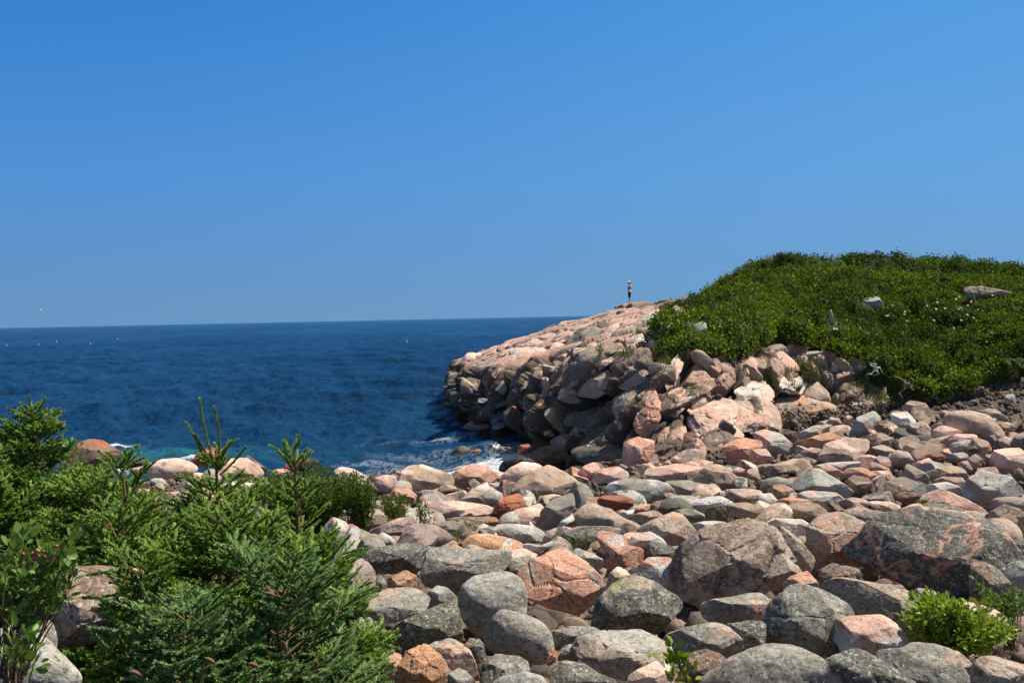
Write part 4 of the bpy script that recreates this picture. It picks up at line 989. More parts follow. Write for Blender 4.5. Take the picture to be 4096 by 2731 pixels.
# cones on the front spruces
CONE=bark_mat('cone_scales',(.17,.08,.04))
for (a,b,D,tilt) in [(805,2690,3.95,.3),(840,2640,3.95,-.9),(1140,2585,4.0,0),(1265,2660,4.0,.3),(1015,2658,3.95,-1.1),(1020,2710,3.9,.4),(540,2690,3.7,-1.1),(1080,2375,4.1,-1.2)]:
    v,f=ico(3); p=v.copy(); p[:,2]*=.022; p[:,:2]*=(.0085*(1-.25*np.abs(v[:,2:3])))
    an_=np.arctan2(v[:,1],v[:,0]); p[:,:2]*=(1+.16*np.sign(np.sin(an_*5+v[:,2]*22)))[:,None]
    o=link('spruce_cone',mesh('spruce_cone',p,f,CONE),P(a,b,D-.28),label=None,cat='cone',group='brown cones on the front spruces'); o.rotation_euler=(.3,tilt,0)
    o['label']=autolabel((a,b),20,'brown spruce cone hanging in the boughs') or 'brown spruce cone hanging in the front boughs'
CN=['topmost brown cone on the low bluish spruce','sideways brown cone beside another on the low bluish spruce','upright tan cone in the middle of the front blue green spruce','lone reddish cone on the right of the front blue green spruce','reddish cone under the middle of the front boughs','lowest cone hanging under the middle front boughs','cone lying at the far left of the low bluish spruce','highest small cone in the front blue green spruce']
for o,l in zip([x for x in sc.objects if x.name.startswith('spruce_cone')],CN): o['label']=l
# broadleaf shrubs
def leaves(pos,dirs,size,rng,asp=.55,tone=.5,fold=.3):
    n=len(pos); d=unit(dirs); s=unit(np.cross(d,rng.normal(size=(n,3))*.6+[0,0,1.])); nn=np.cross(s,d)
    L=size*(.7+.6*rng.random(n))[:,None]; W=L*asp*.5
    pts=[pos,pos+d*L*.35+s*W+nn*W*fold,pos+d*L*.75+s*W*.8+nn*W*fold,pos+d*L,pos+d*L*.75-s*W*.8+nn*W*fold,pos+d*L*.35-s*W+nn*W*fold]
    v=np.stack(pts,1).reshape(-1,3); b=np.arange(n)[:,None]*6
    f=np.concatenate([b+[0,1,2,3],b+[0,3,4,5]]); t=np.repeat(np.clip(tone+rng.normal(size=n)*.22,0,1),6); return v,f,t
def shrub(name,base,tips,mat,stemc,label,cat,rng,leaf=.03,nper=14,asp=.6,group=None,stem_r=.004,span=.65,spread=.5,extra=None,tone=.5):
    base=np.array(base,float); root=link(name,None,base,label=label,cat=cat,group=group); segs=[]; pos=[];dr=[]
    for tp in tips:
        tp=np.array(tp,float); L=np.linalg.norm(tp-base); b2=base+rng.normal(size=3)*[.03,.03,0]*min(1,L*2)
        n=6; side=rng.normal(size=3)*L*.06; pts=np.array([b2+(tp-b2)*t+side*math.sin(t*math.pi)+np.array([0,0,1.])*L*.08*math.sin(t*math.pi) for t in np.linspace(0,1,n)])
        segs.append((pts,np.linspace(stem_r,stem_r*.35,n)))
        t=1-span*rng.random(nper)**1.0; i=np.minimum((t*(n-1)).astype(int),n-2); q=pts[i]+(pts[i+1]-pts[i])*((t*(n-1))-i)[:,None]
        dd=unit(tp-base)+rng.normal(size=(nper,3))*.75+[0,0,.25]; pos.append(q+unit(dd)*leaf*spread*rng.random((nper,1))*2);dr.append(dd)
    v,f=tubes(segs,5); link('stems',mesh('stems',v-base,f,stemc),parent=root)
    v,f,t=leaves(np.concatenate(pos),np.concatenate(dr),leaf,rng,asp,tone); link('foliage',mesh('foliage',v-base,f,mat,smooth=False,attrs={'tint':t}),parent=root)
    return root,segs
LB=leaf_mat('bright_leaves',(.10,.17,.008),(.38,.50,.05),.35,.4,.4)
LD=leaf_mat('dark_leaves',(.03,.075,.006),(.13,.21,.02),.3,.5,.35)
LS=leaf_mat('serviceberry_leaves',(.04,.10,.014),(.17,.29,.05),.35,.42,.4)
TW=bark_mat('twig_bark',(.14,.075,.04))
def cloud(cx,cy,D,rx,ry,n,rng,dy=.5,up=True):
    out=[]
    while len(out)<n:
        a,b=rng.uniform(-1,1,2)
        if a*a+b*b>1: continue
        out.append(P(cx+a*rx,cy+b*ry,D+rng.uniform(-1,1)*dy))
    return out
# bright bush at the lower right
D=float(beach_depth(3830,2560,0)); b=P(3830,2640,D)
tips=cloud(3790,2500,D-.1,185,115,150,rg,.35)+cloud(3940,2530,D-.05,110,70,60,rg,.3)+cloud(3700,2430,D,80,60,30,rg,.2)
shrub('leafy_bush',b,tips,LB,TW,'bright yellow green leafy bush among the boulders at lower right','bush',rg,leaf=.058,nper=22,asp=.55,span=.5)
D=D+1.0
tips=cloud(3985,2410,D,90,45,26,rg,.3)+cloud(4060,2400,D,60,50,18,rg,.3)+[P(3905,2325,D),P(3915,2345,D),P(3925,2360,D),P(3900,2320,D)]
shrub('berry_shrub',P(4045,2600,D),tips,LS,TW,'thin shrub with reddish twigs at the right edge above the bright bush','shrub',rg,leaf=.05,nper=12,span=.35)
# leafy sprig at bottom centre
D=float(beach_depth(2720,2690,0))-.9
shrub('leafy_sprig',P(2722,2790,D),[P(2700,2590,D),P(2735,2588,D),P(2670,2640,D),P(2722,2600,D),P(2740,2640,D),P(2665,2670,D),P(2690,2700,D),P(2780,2710,D),P(2690,2610,D)],LB,TW,'small leafy sprig with buds growing up at bottom centre','plant',rg,leaf=.075,nper=6,asp=.6,span=.55,tone=.25)
# serviceberry at lower left, with berries
D=2.9
tips=cloud(150,2230,D,150,120,26,rg,.15)+cloud(250,2190,D,70,70,12,rg,.15)+cloud(90,2350,D,90,60,12,rg,.12)+cloud(200,2370,D,60,50,6,rg,.1)
sv,segs=shrub('serviceberry_shrub',P(40,2720,D),tips,LS,TW,'broad leaved shrub with small reddish berries at lower left','shrub',rg,leaf=.031,nper=13,asp=.62,span=.45,stem_r=.0028,tone=.65)
BER=leaf_mat('berry_skin',(.30,.05,.04),(.45,.12,.05),0,.35,.5)
vv=[];ff=[];n=0
for k in range(16):
    q=P(*( (rg.choice([120,170,190,225,140])+rg.normal()*25), rg.choice([2220,2235,2250,2290])+rg.normal()*18),D-.12); v,f=ico(2); link('berry',mesh('berry',v*.0055,f,BER,attrs={'tint':np.full(len(v),rg.random())}),q-np.array(sv.location),parent=sv)
D=2.5
shrub('leafy_shoots',P(60,2800,D),cloud(110,2600,D,110,80,9,rg,.12)+[P(20,2480,D),P(140,2510,D)],LS,TW,'dark leafy shoots in front of the whitish boulder in the bottom left corner','shrub',rg,leaf=.032,nper=8,asp=.5,span=.5,tone=.5,stem_r=.0025)
# pale leafed bush behind the left spruce, low green shrubs behind the clump, bush at the shore
D=11.5
shrub('leafy_bush',gp(10,D),cloud(20,1800,D,130,90,60,rg,.6)+cloud(260,1830,D,90,50,30,rg,.6)+[P(10,1660,D),P(45,1680,D),P(-20,1650,D),P(60,1700,D)],LB,TW,'light green leafy bush behind the tall dense spruce','bush',rg,leaf=.05,nper=22,tone=.35,span=.5)
D=12
shrub('low_shrub',gp(430,D),cloud(480,1960,D,160,80,110,rg,.8)+cloud(300,1900,D,80,50,40,rg,.6),LS,TW,'low leafy shrub between the left spruces and the pale boulders','shrub',rg,leaf=.04,nper=26,tone=.6,span=.6)
D=20.5
shrub('green_bush',gp(1240,D),cloud(1250,1950,D,240,85,260,rg,1.0)+cloud(1060,1960,D,150,60,90,rg,.8),LD,TW,'dark green rounded bush between the spruces and the shore boulders','bush',rg,leaf=.05,nper=80,asp=.5,tone=.45,span=.8)
D=20
shrub('green_bush',gp(1440,D),cloud(1440,1960,D,75,65,70,rg,.5)+cloud(1400,1990,D,50,40,25,rg,.4),LD,TW,'twiggy green bush with bare stems right of the dark green one','bush',rg,leaf=.05,nper=50,asp=.5,tone=.5,span=.7)
D=19.5
shrub('green_bush',gp(1590,D),cloud(1580,2000,D,65,25,50,rg,.4),LD,TW,'low green bush tuft right of the twiggy bush','bush',rg,leaf=.045,nper=40,tone=.55,span=.9)
D=18.3
shrub('green_bush',gp(1690,D),cloud(1685,2012,D,24,20,18,rg,.2)+[P(1700,2030,D),P(1730,2050,D)],LD,TW,'smallest dark green tuft on the pinkish slab','bush',rg,leaf=.04,nper=18,tone=.5,span=.6)
D=7.5
shrub('low_shrub',gp(700,D),cloud(720,2010,D,280,60,90,rg,.6),LS,TW,'leafy undergrowth behind the spruce leaders','shrub',rg,leaf=.03,nper=30,tone=.45,span=.6)
# wispy stalks among the boulders
STK=leaf_mat('stalk_leaves',(.08,.12,.015),(.17,.22,.04),.2)
for (a,b_,h,wd,lab) in [(2400,1990,75,60,'wispy weed with dark seed heads left of the large grey boulder'),(2560,2015,40,30,'small green weed in front of the red brown boulder'),(2840,2060,75,100,'feathery weeds growing beside the white angular boulder'),(2910,2040,60,25,'darker weed right of the feathery weeds'),(3060,2080,75,130,'wide patch of flowering weeds on the grey boulder'),(3140,1990,40,60,'thin weeds behind the rust coloured block'),(1830,2145,45,35,'small flowering plant beside the mauve grey boulder'),(1900,2110,25,60,'grass tuft under the orange brown slab'),(2300,2180,70,60,'grass blades in the hollow of the arched grey boulder'),(2150,1985,30,40,'dry grass on the tan hump'),(3180,2070,25,50,'green tuft left of the white lumpy boulder'),(1570,2075,25,30,'green tuft at the orange faced block')]:
    D=float(beach_depth(a,b_,0))-.35; bs=P(a,b_+h*.5,D)
    tips=[P(a+rg.normal()*wd*.45,b_-h*(.2+.5*rg.random()),D+rg.normal()*.1) for k in range(16)]
    shrub('weed',bs,tips,STK,bark_mat('stalk',(.16,.17,.04)),lab,'plant',rg,leaf=.045,nper=7,asp=.22,stem_r=.003,span=.7,spread=.1,group='weeds rooted between the boulders')
D=float(beach_depth(3690,2040,0))-.2
spruce('spruce_seedling',P(3685,2050,D),P(3692,2000,D),.16,'tiny spruce seedling behind the giant veined boulder',rg,SPR,whorl=.07,shoot=.07,nw=.006,nl=.025,dens=300,group='spruce seedlings')
# bank grass at lower left
def blades(pts,h,rng,w=.004):
    n=len(pts); d=unit(rng.normal(size=(n,3))*[.35,.35,.1]+[0,0,1.]); L=h*(.5+rng.random((n,1))); s=unit(np.cross(d,rng.normal(size=(n,3))))*w
    m=pts+d*L*.55; e=pts+d*L+rng.normal(size=(n,3))*L*.2
    v=np.stack([pts-s,pts+s,m+s*.7,m-s*.7,e],1).reshape(-1,3); b=np.arange(n)[:,None]*5
    return v,[b+[0,1,2,3],b+[3,2,4]],np.repeat(rng.random(n),5)
GR=leaf_mat('grass_blades',(.06,.10,.012),(.20,.24,.05),.25)
n=30000; gx=rg.uniform(-4.8,-1.2,n); gd=rg.uniform(4.5,10,n); pt=np.stack([gx,gd,zb(gx,gd)-.28],1)
v,f,t=blades(pt,.16,rg); link('grass',mesh('grass',v,f,GR,smooth=False,attrs={'tint':t}),label='short green grass on the bank at lower left',cat='grass',kind='stuff')
# ---------------------------------------------------------------- hillside shrubs
cand=np.nonzero(vegs>.45)[0]
cand=cand[(trr[cand]<8.3)]
Pg=Ph.reshape(NC,NR,3); ar=np.linalg.norm(np.cross(np.gradient(Pg,axis=0),np.gradient(Pg,axis=1)),axis=2).ravel()
Ns=np.cross(np.gradient(Pg,axis=0),np.gradient(Pg,axis=1)); Ns=unit(Ns).reshape(-1,3)
if Ns[cand,2].mean()<0: Ns=-Ns
pr=ar[cand]*(.35+.65*(hpx[cand]<4250)); pr=pr/pr.sum()
rock_px=[(r['px'],r['pr']) for r in PLACED if r['reg']=='H']
def scatter(n,seed,size,name,mat,label,cat,dens_s,lift,kind='stuff',tone=.4,asp=.75):
    r_=np.random.default_rng(seed); idx=r_.choice(cand,n,p=pr); q=Ph[idx]+r_.normal(size=(n,3))*.07
    dn=fbm(q*dens_s,3,seed)
    keep=dn>-.36; idx=idx[keep]; q=q[keep]; dn=dn[keep]
    x,y=proj(q)
    k2=np.ones(len(q),bool)
    for (cx,cy),(wx_,hy_) in rock_px: k2&=(((x-cx)/(wx_*.95))**2+((y-cy-hy_*.1)/(hy_*.95))**2)>1
    q=q[k2];idx=idx[k2];dn=dn[k2]; n=len(q)
    clump=np.abs(fbm(q*1.7,3,seed+5)); q=q+Ns[idx]*((lift*(.15+clump*1.2)*r_.random(n)))[:,None]
    d=Ns[idx]*.6+r_.normal(size=(n,3))*.7+[0,0,.45]
    v,f,t=leaves(q,d,size,r_,asp,tone); big_=fbm(q*.16,3,seed+9); t=np.clip(t+np.repeat(dn*.8+big_*1.1,6),0,1)
    return link(name,mesh(name,v,f,mat,smooth=False,attrs={'tint':t}),label=label,cat=cat,kind=kind)
HL1=leaf_mat('hill_leaves',(.018,.045,.004),(.19,.265,.018),.2,.7,.05)
HL2=leaf_mat('hill_dark_leaves',(.02,.04,.006),(.09,.115,.016),.2,.8,.08)
HL3=leaf_mat('hill_moss',(.045,.07,.008),(.10,.13,.018),.2,.8,.1)
scatter(150000,5,.125,'hillside_shrubs',HL1,'dense low green shrubs covering the hill above the rocks','shrubs',.5,.55,tone=.45)
scatter(60000,6,.10,'crowberry_cover',HL2,'darker low ground cover between the hillside shrubs','ground cover',.8,.25,tone=.35)
# straggling grass and dead twigs through the shrubs
r_=np.random.default_rng(44); idx=r_.choice(cand,26000,p=pr); q=Ph[idx]; gm=fbm(q*.35,3,301)>.16; q=q[gm]
v,f,t=blades(q-[0,0,.05],.42,r_,.016); link('hill_grass',mesh('hill_grass',v,f,leaf_mat('hill_blades',(.10,.13,.015),(.26,.26,.07),.2),smooth=False,attrs={'tint':t}),label='yellowish grass growing in patches between the hillside shrubs',cat='grass',kind='stuff')
idx=r_.choice(cand,9000,p=pr); q=Ph[idx]; q=q[fbm(q*.4,3,305)>.2]
v,f,t=blades(q,.38,r_,.022); link('dead_twigs',mesh('dead_twigs',v,f,leaf_mat('dead_twig_brown',(.10,.065,.04),(.22,.16,.11),0),smooth=False,attrs={'tint':t}),label='brown dead twigs showing in patches of the hillside shrubs',cat='twigs',kind='stuff')
# tufts of turf on rocky ledges
pos=[]
edge=(vegs>.25)&(vegs<.6)&(trr<4.6)&(hpx>2600)&(hpx<4300)
pos+=list(Ph[r_.choice(np.nonzero(edge)[0],9000)]+r_.normal(size=(9000,3))*.06)
for (a,b_,rx,ry,n) in [(3230,1480,60,35,500),(3060,1530,25,25,300),(3170,1560,60,20,300),(2640,1400,30,60,500),(2700,1440,60,25,400),(2560,1340,25,12,120),(3450,1560,50,40,400),(3560,1600,60,30,400),(3700,1650,60,12,250),(2770,1560,40,15,60),(2500,1420,30,10,120),(3800,1610,90,12,300),(2680,1230,40,14,400),(2400,1400,10,30,60)]:
    for k in range(n):
        h,_n=ray_head(a+rg.normal()*rx*.6,b_+rg.normal()*ry*.6)
        if h is not None: pos.append(np.array(h))
pos=np.array(pos); v,f,t=blades(pos-[0,0,.05],.30,rg,.018)
link('ledge_grass',mesh('ledge_grass',v,f,leaf_mat('ledge_blades',(.07,.10,.012),(.19,.20,.045),.2),smooth=False,attrs={'tint':t}),label='tufts of yellowish grass on ledges of the cliff',cat='grass',kind='stuff')
# jointed blocks all over the headland rock
def bproto(rng):
    v,f=ico(4); e=.45; p=np.sign(v)*np.abs(v)**e; p/=np.abs(p).max(); p*=[1,.8,.55]
    for k in range(7):
        nn=rng.normal(size=3); nn/=np.linalg.norm(nn); d=.62+.2*rng.random(); s=(p/[1,.8,.55])@nn-d; m=s>0; p[m]-=nn*[1,.8,.55]*(s[m])[:,None]
    o=rng.random(3)*50; p+=v*(.05*fbm(p*2+o,3)+.03*fbm(p*6+o,3))[:,None]; return p,f
BPR=[mesh('rock_block',*bproto(rs),ROCK,smooth='sharp') for k in range(10)]
BX=[];n=0;tr_=0
while n<24 and tr_<6000:
    tr_+=1; a=rs.uniform(1800,3420); b_=rs.uniform(1250,1740)
    h,hn=ray_head(a,b_)
    if h is None or h.y>67 or inpoly(np.array([a]),np.array([b_-15.]),VEG)[0] or h.z<.3: continue
    rr=.5+(1.0 if a<2650 else .35)*rs.random()**1.3; rp=rr*F/h.y
    if a>2560 and b_>1560: continue
    if any(abs(a-r['px'][0])<r['pr'][0]+rp*.35 and abs(b_-r['px'][1])<r['pr'][1]+rp*.35 for r in PLACED): continue
    topness=1 if b_<1560-.32*(a-1800)+0 else 0
    if topness and rs.random()<.93: continue
    if any((a-x)**2+(b_-y)**2<(.75*(rp+q))**2 for x,y,q in BX): continue
    BX.append((a,b_,rp)); n+=1
    if hn.y>0: hn=-hn
    c=np.array(h)-np.array(hn)*rr*.30
    o=link('rock_block',BPR[rs.integers(10)],c,cat='rock',group='jointed rocks of the headland'); o.rotation_euler=Euler((rs.normal()*.3,.5+rs.normal()*.25,rs.normal()*.6)); o.scale=(rr*(.9+.4*rs.random()),rr*(.8+.3*rs.random()),rr*(.8+.5*rs.random()))
    lowr=h.z<2.2
    a1='BBDQBT'[rs.integers(6)] if lowr else 'QTQQPPT'[rs.integers(7)]; b1_='BDQK'[rs.integers(4)] if lowr else 'CTQPB'[rs.integers(5)]
    if h.z<.9: a1='KBDR'[rs.integers(4)]
    rprops(o,a1,b1_,.45,spk=.2,lic=.1,wet=.4 if h.z<.9 else 0,fs=.7,rng=rs)
    o['label']=autolabel((a,b_),rp,f"{'medium' if rp>45 else 'small'} {NAME[a1]} jointed rock") or f"small {NAME[a1]} jointed rock in the cliff of the headland"
# wild roses in the shrubs
FL=leaf_mat('petals',(.75,.38,.48),(.85,.60,.68),.2)
fl=[(3560,1240),(3740,1228),(3760,1222),(3830,1205),(3856,1218),(3875,1225),(3825,1255),(3835,1250),(3862,1240),(3990,1236),(3612,1265),(3735,1255),(3715,1290),(3726,1300),(3805,1332),(3835,1300),(3860,1278),(3904,1256),(3885,1290),(3620,1302),(3898,1228),(3330,1335),(3340,1336),(3960,1200),(4010,1225),(3770,1252),(3700,1242),(3610,1275),(3825,1195),(3815,1215)]
pv=[];pt_=[]
for k,(a,b_) in enumerate(fl):
    h,hn=ray_head(a,b_)
    if h is None: continue
    c=np.array(h)+np.array([0,-.3,.25]); v=[[0,0,.01]];f=[]
    for j in range(5):
        a0=j*1.2566; v+=[[.022*math.cos(a0-.5),.022*math.sin(a0-.5),0.0],[.055*math.cos(a0-.35),.055*math.sin(a0-.35),.018],[.06*math.cos(a0+.2),.06*math.sin(a0+.2),.02],[.025*math.cos(a0+.6),.025*math.sin(a0+.6),.0]]; f.append([1+4*j,2+4*j,3+4*j,4+4*j])
    for j in range(5): f.append([0,1+4*j,4+4*j,0][:3]+[1+4*((j+1)%5)])
    o=link('wild_rose',mesh('wild_rose',np.array(v),np.array(f),FL,smooth=False,attrs={'tint':rg.random(len(v))}),c,label='small pink wild rose blossom among the shrubs on the right of the hill',cat='flower',group='wild roses on the hillside'); o.rotation_euler=(R(50),rg.normal()*.3,0); o.scale=(1.15,1.15,1.15)
# windswept tree on the hill top
def gnarled(name,base,tips,label,cat,leafmat,rng,r0=.06,leaf=.10,nper=40,barkc=(.14,.11,.09),trunk_top=None):
    base=np.array(base); root=link(name,None,base,label=label,cat=cat); fk=np.array(trunk_top)
    n=6; tr=np.array([base+(fk-base)*t+rng.normal(size=3)*.05*math.sin(t*3.1) for t in np.linspace(0,1,n)]); bk=bark_mat('old_bark',barkc)
    v,f=tubes([(tr,np.linspace(r0,r0*.6,n))],8); link('trunk',mesh('trunk',v-base,f,bk),parent=root)
    segs=[];pos=[];dr=[]
    for tp in tips:
        tp=np.array(tp); pts=np.array([fk+(tp-fk)*t+rng.normal(size=3)*.09*math.sin(t*3.1) for t in np.linspace(0,1,6)]); segs.append((pts,np.linspace(r0*.5,.012,6)))
        for k in range(4):
            q=pts[rng.integers(2,6)]; e=q+rng.normal(size=3)*[.3,.3,.15]; segs.append((np.array([q,(q+e)/2+[0,0,.03],e]),[.015,.011,.007])); m=nper; pos.append(q+(e-q)*rng.random((m,1))+rng.normal(size=(m,3))*.09); dr.append(rng.normal(size=(m,3))+[0,0,.3])
    v,f=tubes(segs,5); link('branches',mesh('branches',v-base,f,bk),parent=root)
    if leafmat:
        v,f,t=leaves(np.concatenate(pos),np.concatenate(dr),leaf,rng,.5,.3); link('crown',mesh('crown',v-base,f,leafmat,smooth=False,attrs={'tint':t}),parent=root)
    return root
D=65
gnarled('windswept_tree',P(3130,1105,D),[P(3115,1020,D),P(3125,1035,D),P(3160,1022,D+.3),P(3185,1018,D),P(3200,1030,D+.4),P(3170,1045,D-.3),P(3150,1050,D),P(3210,1040,D)],'small windswept dark tree leaning on the crest of the hill','tree',HL2,rg,trunk_top=P(3138,1050,D),leaf=.14,nper=30)
D=66
gnarled('bare_shrub',P(3085,1060,D),[P(3070,1040,D),P(3080,1035,D),P(3100,1045,D),P(3065,1050,D)],'leafless grey shrub on the skyline left of the windswept tree','shrub',None,rg,r0=.04,trunk_top=P(3085,1052,D))
for (a,b_,lab,n,s) in [(3505,1470,'tangle of bleached white dead branches below the shrubs',10,22),(3640,1545,'grey dead twigs over the stones at the right foot of the shrubs',12,30),(2885,1300,'brown dead twigs beside the oval light grey boulder',12,22)]:
    h,_n=ray_head(a,b_); D=h.y-.5; c=P(a,b_,D); segs=[]
    for k in range(n):
        e=P(a+rg.normal()*s,b_+rg.normal()*s*.8+6,D+rg.normal()*.2); m=(c+e)/2+rg.normal(size=3)*.14; segs.append((np.array([c,(c+m)/2+rg.normal(size=3)*.04,m,(m+e)/2+rg.normal(size=3)*.05,e]),[.035,.028,.022,.016,.008]))
    v,f=tubes(segs,6); col=(.62,.58,.52) if 'white' in lab else ((.32,.27,.22) if 'grey' in lab else (.16,.10,.07))
    link('dead_branch',mesh('dead_branch',v-c,f,bark_mat('driftwood',col)),c,label=lab,cat='dead wood',group='dead branches on the hill')
# ---------------------------------------------------------------- floats and gull
def simple(name,c,rough=.6):
    t=NT(name); tc=t.n('TexCoord'); n=t.noise(tc.outputs['Object'],25,4,.6); t.l(t.mix(n,tuple(x*.82 for x in c),tuple(min(1,x*1.1) for x in c)),t.b.inputs['Base Color']); t.b.inputs['Roughness'].default_value=rough; return t.m
BW=simple('float_paint',(.8,.8,.76)); BD=simple('float_stick',(.25,.2,.15))
for k,(a,b_,lab) in enumerate([(27,1382,'leftmost white trap float on the distant sea'),(154,1378,'white trap float right of the leftmost one'),(226,1366,'farthest white trap float, below the gull'),(362,1375,'white trap float in the middle of the row'),(470,1357,'rightmost white trap float on the distant sea'),(1628,1367,'lone white trap float left of the headland')]):
    D=HC*F/(b_-(1311-.0211*a)); c=P(a,b_,D); c[2]=.05
    root=link('trap_float',None,c,label=lab,cat='float',group='trap floats on the sea')
    v,f=ico(3); v=v*[.17,.17,.27]; v[:,2]+=.12; link('float_body',mesh('float_body',v,f,BW),parent=root)
    v,f=tubes([([(0,0,.3),(0,0,.75)],[.025,.025])],6); link('stick',mesh('stick',v,f,BD),parent=root)
D=170; c=P(160,1241,D); v,f=ico(3); v=v*[.28,.09,.09]; v[:,0]*=1; root=link('gull',None,c,label='white gull flying low over the sea at the left',cat='bird')
link('body',mesh('body',v,f,BW),parent=root)
for s in (1,-1):
    wv=[];n=9
    for i in range(n):
        t=i/(n-1); y=s*t*.62; z=.05+.20*math.sin(t*2.2)*.6; ch=.15*(1-t)**.6+.015; xo=.03-.10*t*t
        wv+=[(xo+ch*.5,y,z),(xo,y,z+.014*(1-t)+.003),(xo-ch*.7,y,z),(xo,y,z-.006)]
    wf=[[i*4+j,i*4+(j+1)%4,(i+1)*4+(j+1)%4,(i+1)*4+j] for i in range(n-1) for j in range(4)]
    link('wing',mesh('wing',np.array(wv),np.array(wf),BW),parent=root)
tv=np.array([(-.22,-.03,.01),(-.22,.03,.01),(-.40,.07,.0),(-.40,-.07,.0),(-.22,-.03,-.01),(-.22,.03,-.01),(-.40,.07,-.008),(-.40,-.07,-.008)]); tf=np.array([[0,1,2,3],[4,7,6,5],[0,3,7,4],[1,5,6,2],[3,2,6,7],[0,4,5,1]])
link('tail',mesh('tail',tv,tf,BW,smooth=False),parent=root)
# ---------------------------------------------------------------- people
SKIN=simple('skin',(.50,.27,.18)); SHIRT=simple('white_tank_top',(.72,.70,.74)); SHORT=simple('black_shorts',(.012,.012,.014),.9); SHOE=simple('white_shoes',(.8,.8,.8)); HAIR=simple('dark_hair',(.05,.035,.025)); CAP=simple('white_cap',(.82,.80,.70)); EYE=simple('eye_dark',(.03,.02,.02),.3); LIP=simple('lips',(.42,.14,.12)); NAVY=simple('navy_print',(.05,.06,.22))
def skin(name,pts,edges,rad,mat,parent,sub=2,root=0):
    m=bpy.data.meshes.new(name); m.from_pydata([tuple(p) for p in pts],edges,[]); _b=bmesh.new(); _b.from_mesh(m); _b.verts.layers.skin.verify(); _b.to_mesh(m); _b.free()
    o=bpy.data.objects.new(name,m); sc.collection.objects.link(o); o.parent=parent
    for i,r in enumerate(rad): m.skin_vertices[0].data[i].radius=(r,r) if isinstance(r,(int,float)) else r
    m.skin_vertices[0].data[root].use_root=True
    o.modifiers.new('skin','SKIN'); s=o.modifiers.new('smooth','SUBSURF'); s.levels=sub; s.render_levels=sub
    m.materials.append(mat)
    for md in o.modifiers: 
        if md.type=='SKIN': md.use_smooth_shade=True
    return o
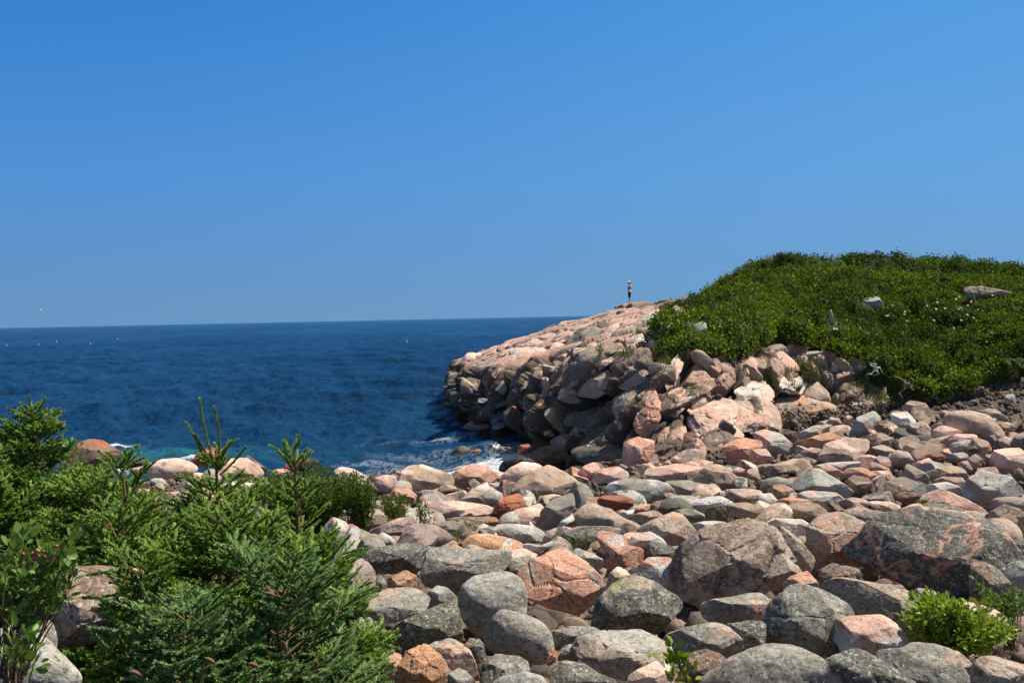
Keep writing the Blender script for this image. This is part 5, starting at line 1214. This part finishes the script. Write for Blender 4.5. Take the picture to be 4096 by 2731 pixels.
def person(loc,facing,label,cap=True,shirt=SHIRT,hips=True):
    root=link('person',None,loc,label=label,cat='person'); root.rotation_euler=(0,0,facing)
    # faces local +X ; y is to its left
    pts=[];rad=[];ed=[]
    def a(p,r,par=None):
        pts.append(p);rad.append(r)
        if par is not None: ed.append((par,len(pts)-1))
        return len(pts)-1
    pel=a((0,0,.92),(.115,.13)); ab=a((.01,0,1.05),(.105,.12),pel); ch=a((0,0,1.22),(.115,.14),ab); sh=a((-.01,0,1.36),(.085,.11),ch); nk=a((.015,0,1.44),.052,sh); hd=a((.05,0,1.52),.078,nk); hd2=a((.055,0,1.60),.082,hd); a((.04,0,1.655),.055,hd2)
    for s in (1,-1):
        hp=a((0,s*.085,.86),.088,pel); kn=a((.02,s*.09,.48),.058,hp); cf=a((-.015,s*.09,.33),.055,kn); an=a((-.01,s*.09,.09),.036,cf); fo=a((.04,s*.095,.045),.036,an); a((.14,s*.10,.03),.028,fo)
        so=a((-.015,s*.165,1.36),.052,sh)
        if hips: eb=a((-.20,s*.26,1.12),.037,so); wr=a((-.03,s*.17,.99),.026,eb); pm=a((.02,s*.145,.955),.028,wr)
        else: eb=a((-.03,s*.23,1.1),.037,so); wr=a((.06,s*.22,.88),.026,eb); pm=a((.07,s*.215,.82),.028,wr)
        for k,(dx,dz,L) in enumerate([(.02,-.02,.05),(.006,-.028,.055),(-.008,-.032,.053),(-.022,-.03,.042)]):
            p1=a((pts[pm][0]+dx,pts[pm][1]-s*.004,pts[pm][2]+dz),.0095,pm); p2=a((pts[p1][0]+dx*.3+.008,pts[p1][1]-s*.008,pts[p1][2]-L*.45),.0085,p1); a((pts[p2][0]+.012,pts[p2][1]-s*.006,pts[p2][2]-L*.35),.0075,p2)
        t1=a((pts[pm][0]+.028,pts[pm][1]+s*.008,pts[pm][2]+.012),.010,pm); a((pts[t1][0]+.022,pts[t1][1],pts[t1][2]-.018),.009,t1)
    skin('body',pts,ed,rad,SKIN,root)
    skin('nose',[(.125,0,1.575),(.145,0,1.555)],[(0,1)],[.009,.014],SKIN,root,1)
    for s in (1,-1):
        v,f=ico(2); link('eye',mesh('eye',v*[.008,.013,.008]+[.127,s*.031,1.590],f,EYE),parent=root)
        link('ear',mesh('ear',v*[.018,.008,.028]+[.05,s*.086,1.575],f,SKIN),parent=root)
    v,f=ico(2); link('mouth',mesh('mouth',v*[.008,.022,.007]+[.128,0,1.528],f,LIP),parent=root)
    def lathe(rings,ns=20):
        V=[];Fc=[]
        for i,(cx,cy,z,rx,ry) in enumerate(rings):
            for j in range(ns): t=j/ns*2*math.pi; wob=1+.02*math.sin(5*t+z*30); V.append((cx+rx*wob*math.cos(t),cy+ry*wob*math.sin(t),z))
        for i in range(len(rings)-1):
            for j in range(ns): Fc.append([i*ns+j,i*ns+(j+1)%ns,(i+1)*ns+(j+1)%ns,(i+1)*ns+j])
        return np.array(V),np.array(Fc)
    v,f=lathe([(.0,0,.88,.150,.165),(.005,0,.98,.140,.160),(.01,0,1.08,.128,.145),(.005,0,1.2,.135,.165),(0,0,1.30,.125,.165),(-.005,0,1.365,.095,.135),(.0,0,1.40,.07,.085)]); link('tank_top',mesh('tank_top',v,f,shirt),parent=root)
    if shirt is SHIRT:
        v,f=lathe([(.03,.02,1.08,.125,.13),(.02,.03,1.17,.135,.145),(.01,.04,1.24,.137,.140)]); m=(np.arange(len(v))%20); 
        link('shirt_print',mesh('shirt_print',v,f[(f[:,0]%20<8)],NAVY),parent=root)
    V=[];Fc=[];n0=0
    for rg_ in ([(0,0,.94,.142,.158),(0,0,.86,.145,.165),(0,0,.80,.135,.17)],[(.0,.088,.84,.118,.10),(.01,.09,.65,.098,.088),(.02,.09,.46,.082,.078)],[(.0,-.088,.84,.118,.10),(.01,-.09,.65,.098,.088),(.02,-.09,.46,.082,.078)]):
        v,f=lathe(rg_); V.append(v);Fc.append(f+n0);n0+=len(v)
    link('shorts',mesh('shorts',np.concatenate(V),np.concatenate(Fc),SHORT),parent=root)
    for s in (1,-1):
        v,f=ico(3); v=v*[.135,.05,.045]+[.045,s*.096,.04]; v[:,2]=np.maximum(v[:,2],0.0); link('shoe',mesh('shoe',v,f,SHOE),parent=root)
    v,f=ico(3); hv=v*[.105,.097,.115]+[.025,0,1.612]; m=(hv[:,0]<.06)|(hv[:,2]>1.655); fk=f[m[f].all(1)]; link('hair',mesh('hair',hv,fk,HAIR),parent=root)
    if cap:
        cv=v*[.118,.108,.10]+[.04,0,1.63]; cv[:,2]=np.maximum(cv[:,2],1.625)
        c=link('cap',mesh('cap',cv,f,CAP),parent=root)
        bv=v*[.12,.085,.010]+[.155,0,1.612]; bv[:,2]-=(bv[:,0]-.1)*.35; link('brim',mesh('brim',bv,f,CAP),parent=c)
        skin('ponytail',[(-.07,0,1.63),(-.12,0,1.58),(-.12,0,1.48)],[(0,1),(1,2)],[.03,.035,.012],HAIR,root,1)
    return root
yy=1190
while ray_head(2519,yy)[0] is None: yy+=1
hh=ray_head(2519,yy+2)[0]; h2=hh
p1=person((h2.x,h2.y,hh.z-.02),R(180),'standing person in white cap, white tank top and black knee shorts, hands on hips'); p1.scale=(1.0,)*3
PB=simple('lilac_top',(.45,.40,.62))
q=P(2575,1222,84.); hz=P(2575,1209,84.)[2]
p2=person((q[0],84.,hz-1.70),R(150),'person seen only by the dark haired head beyond the ridge',cap=False,shirt=PB,hips=False)
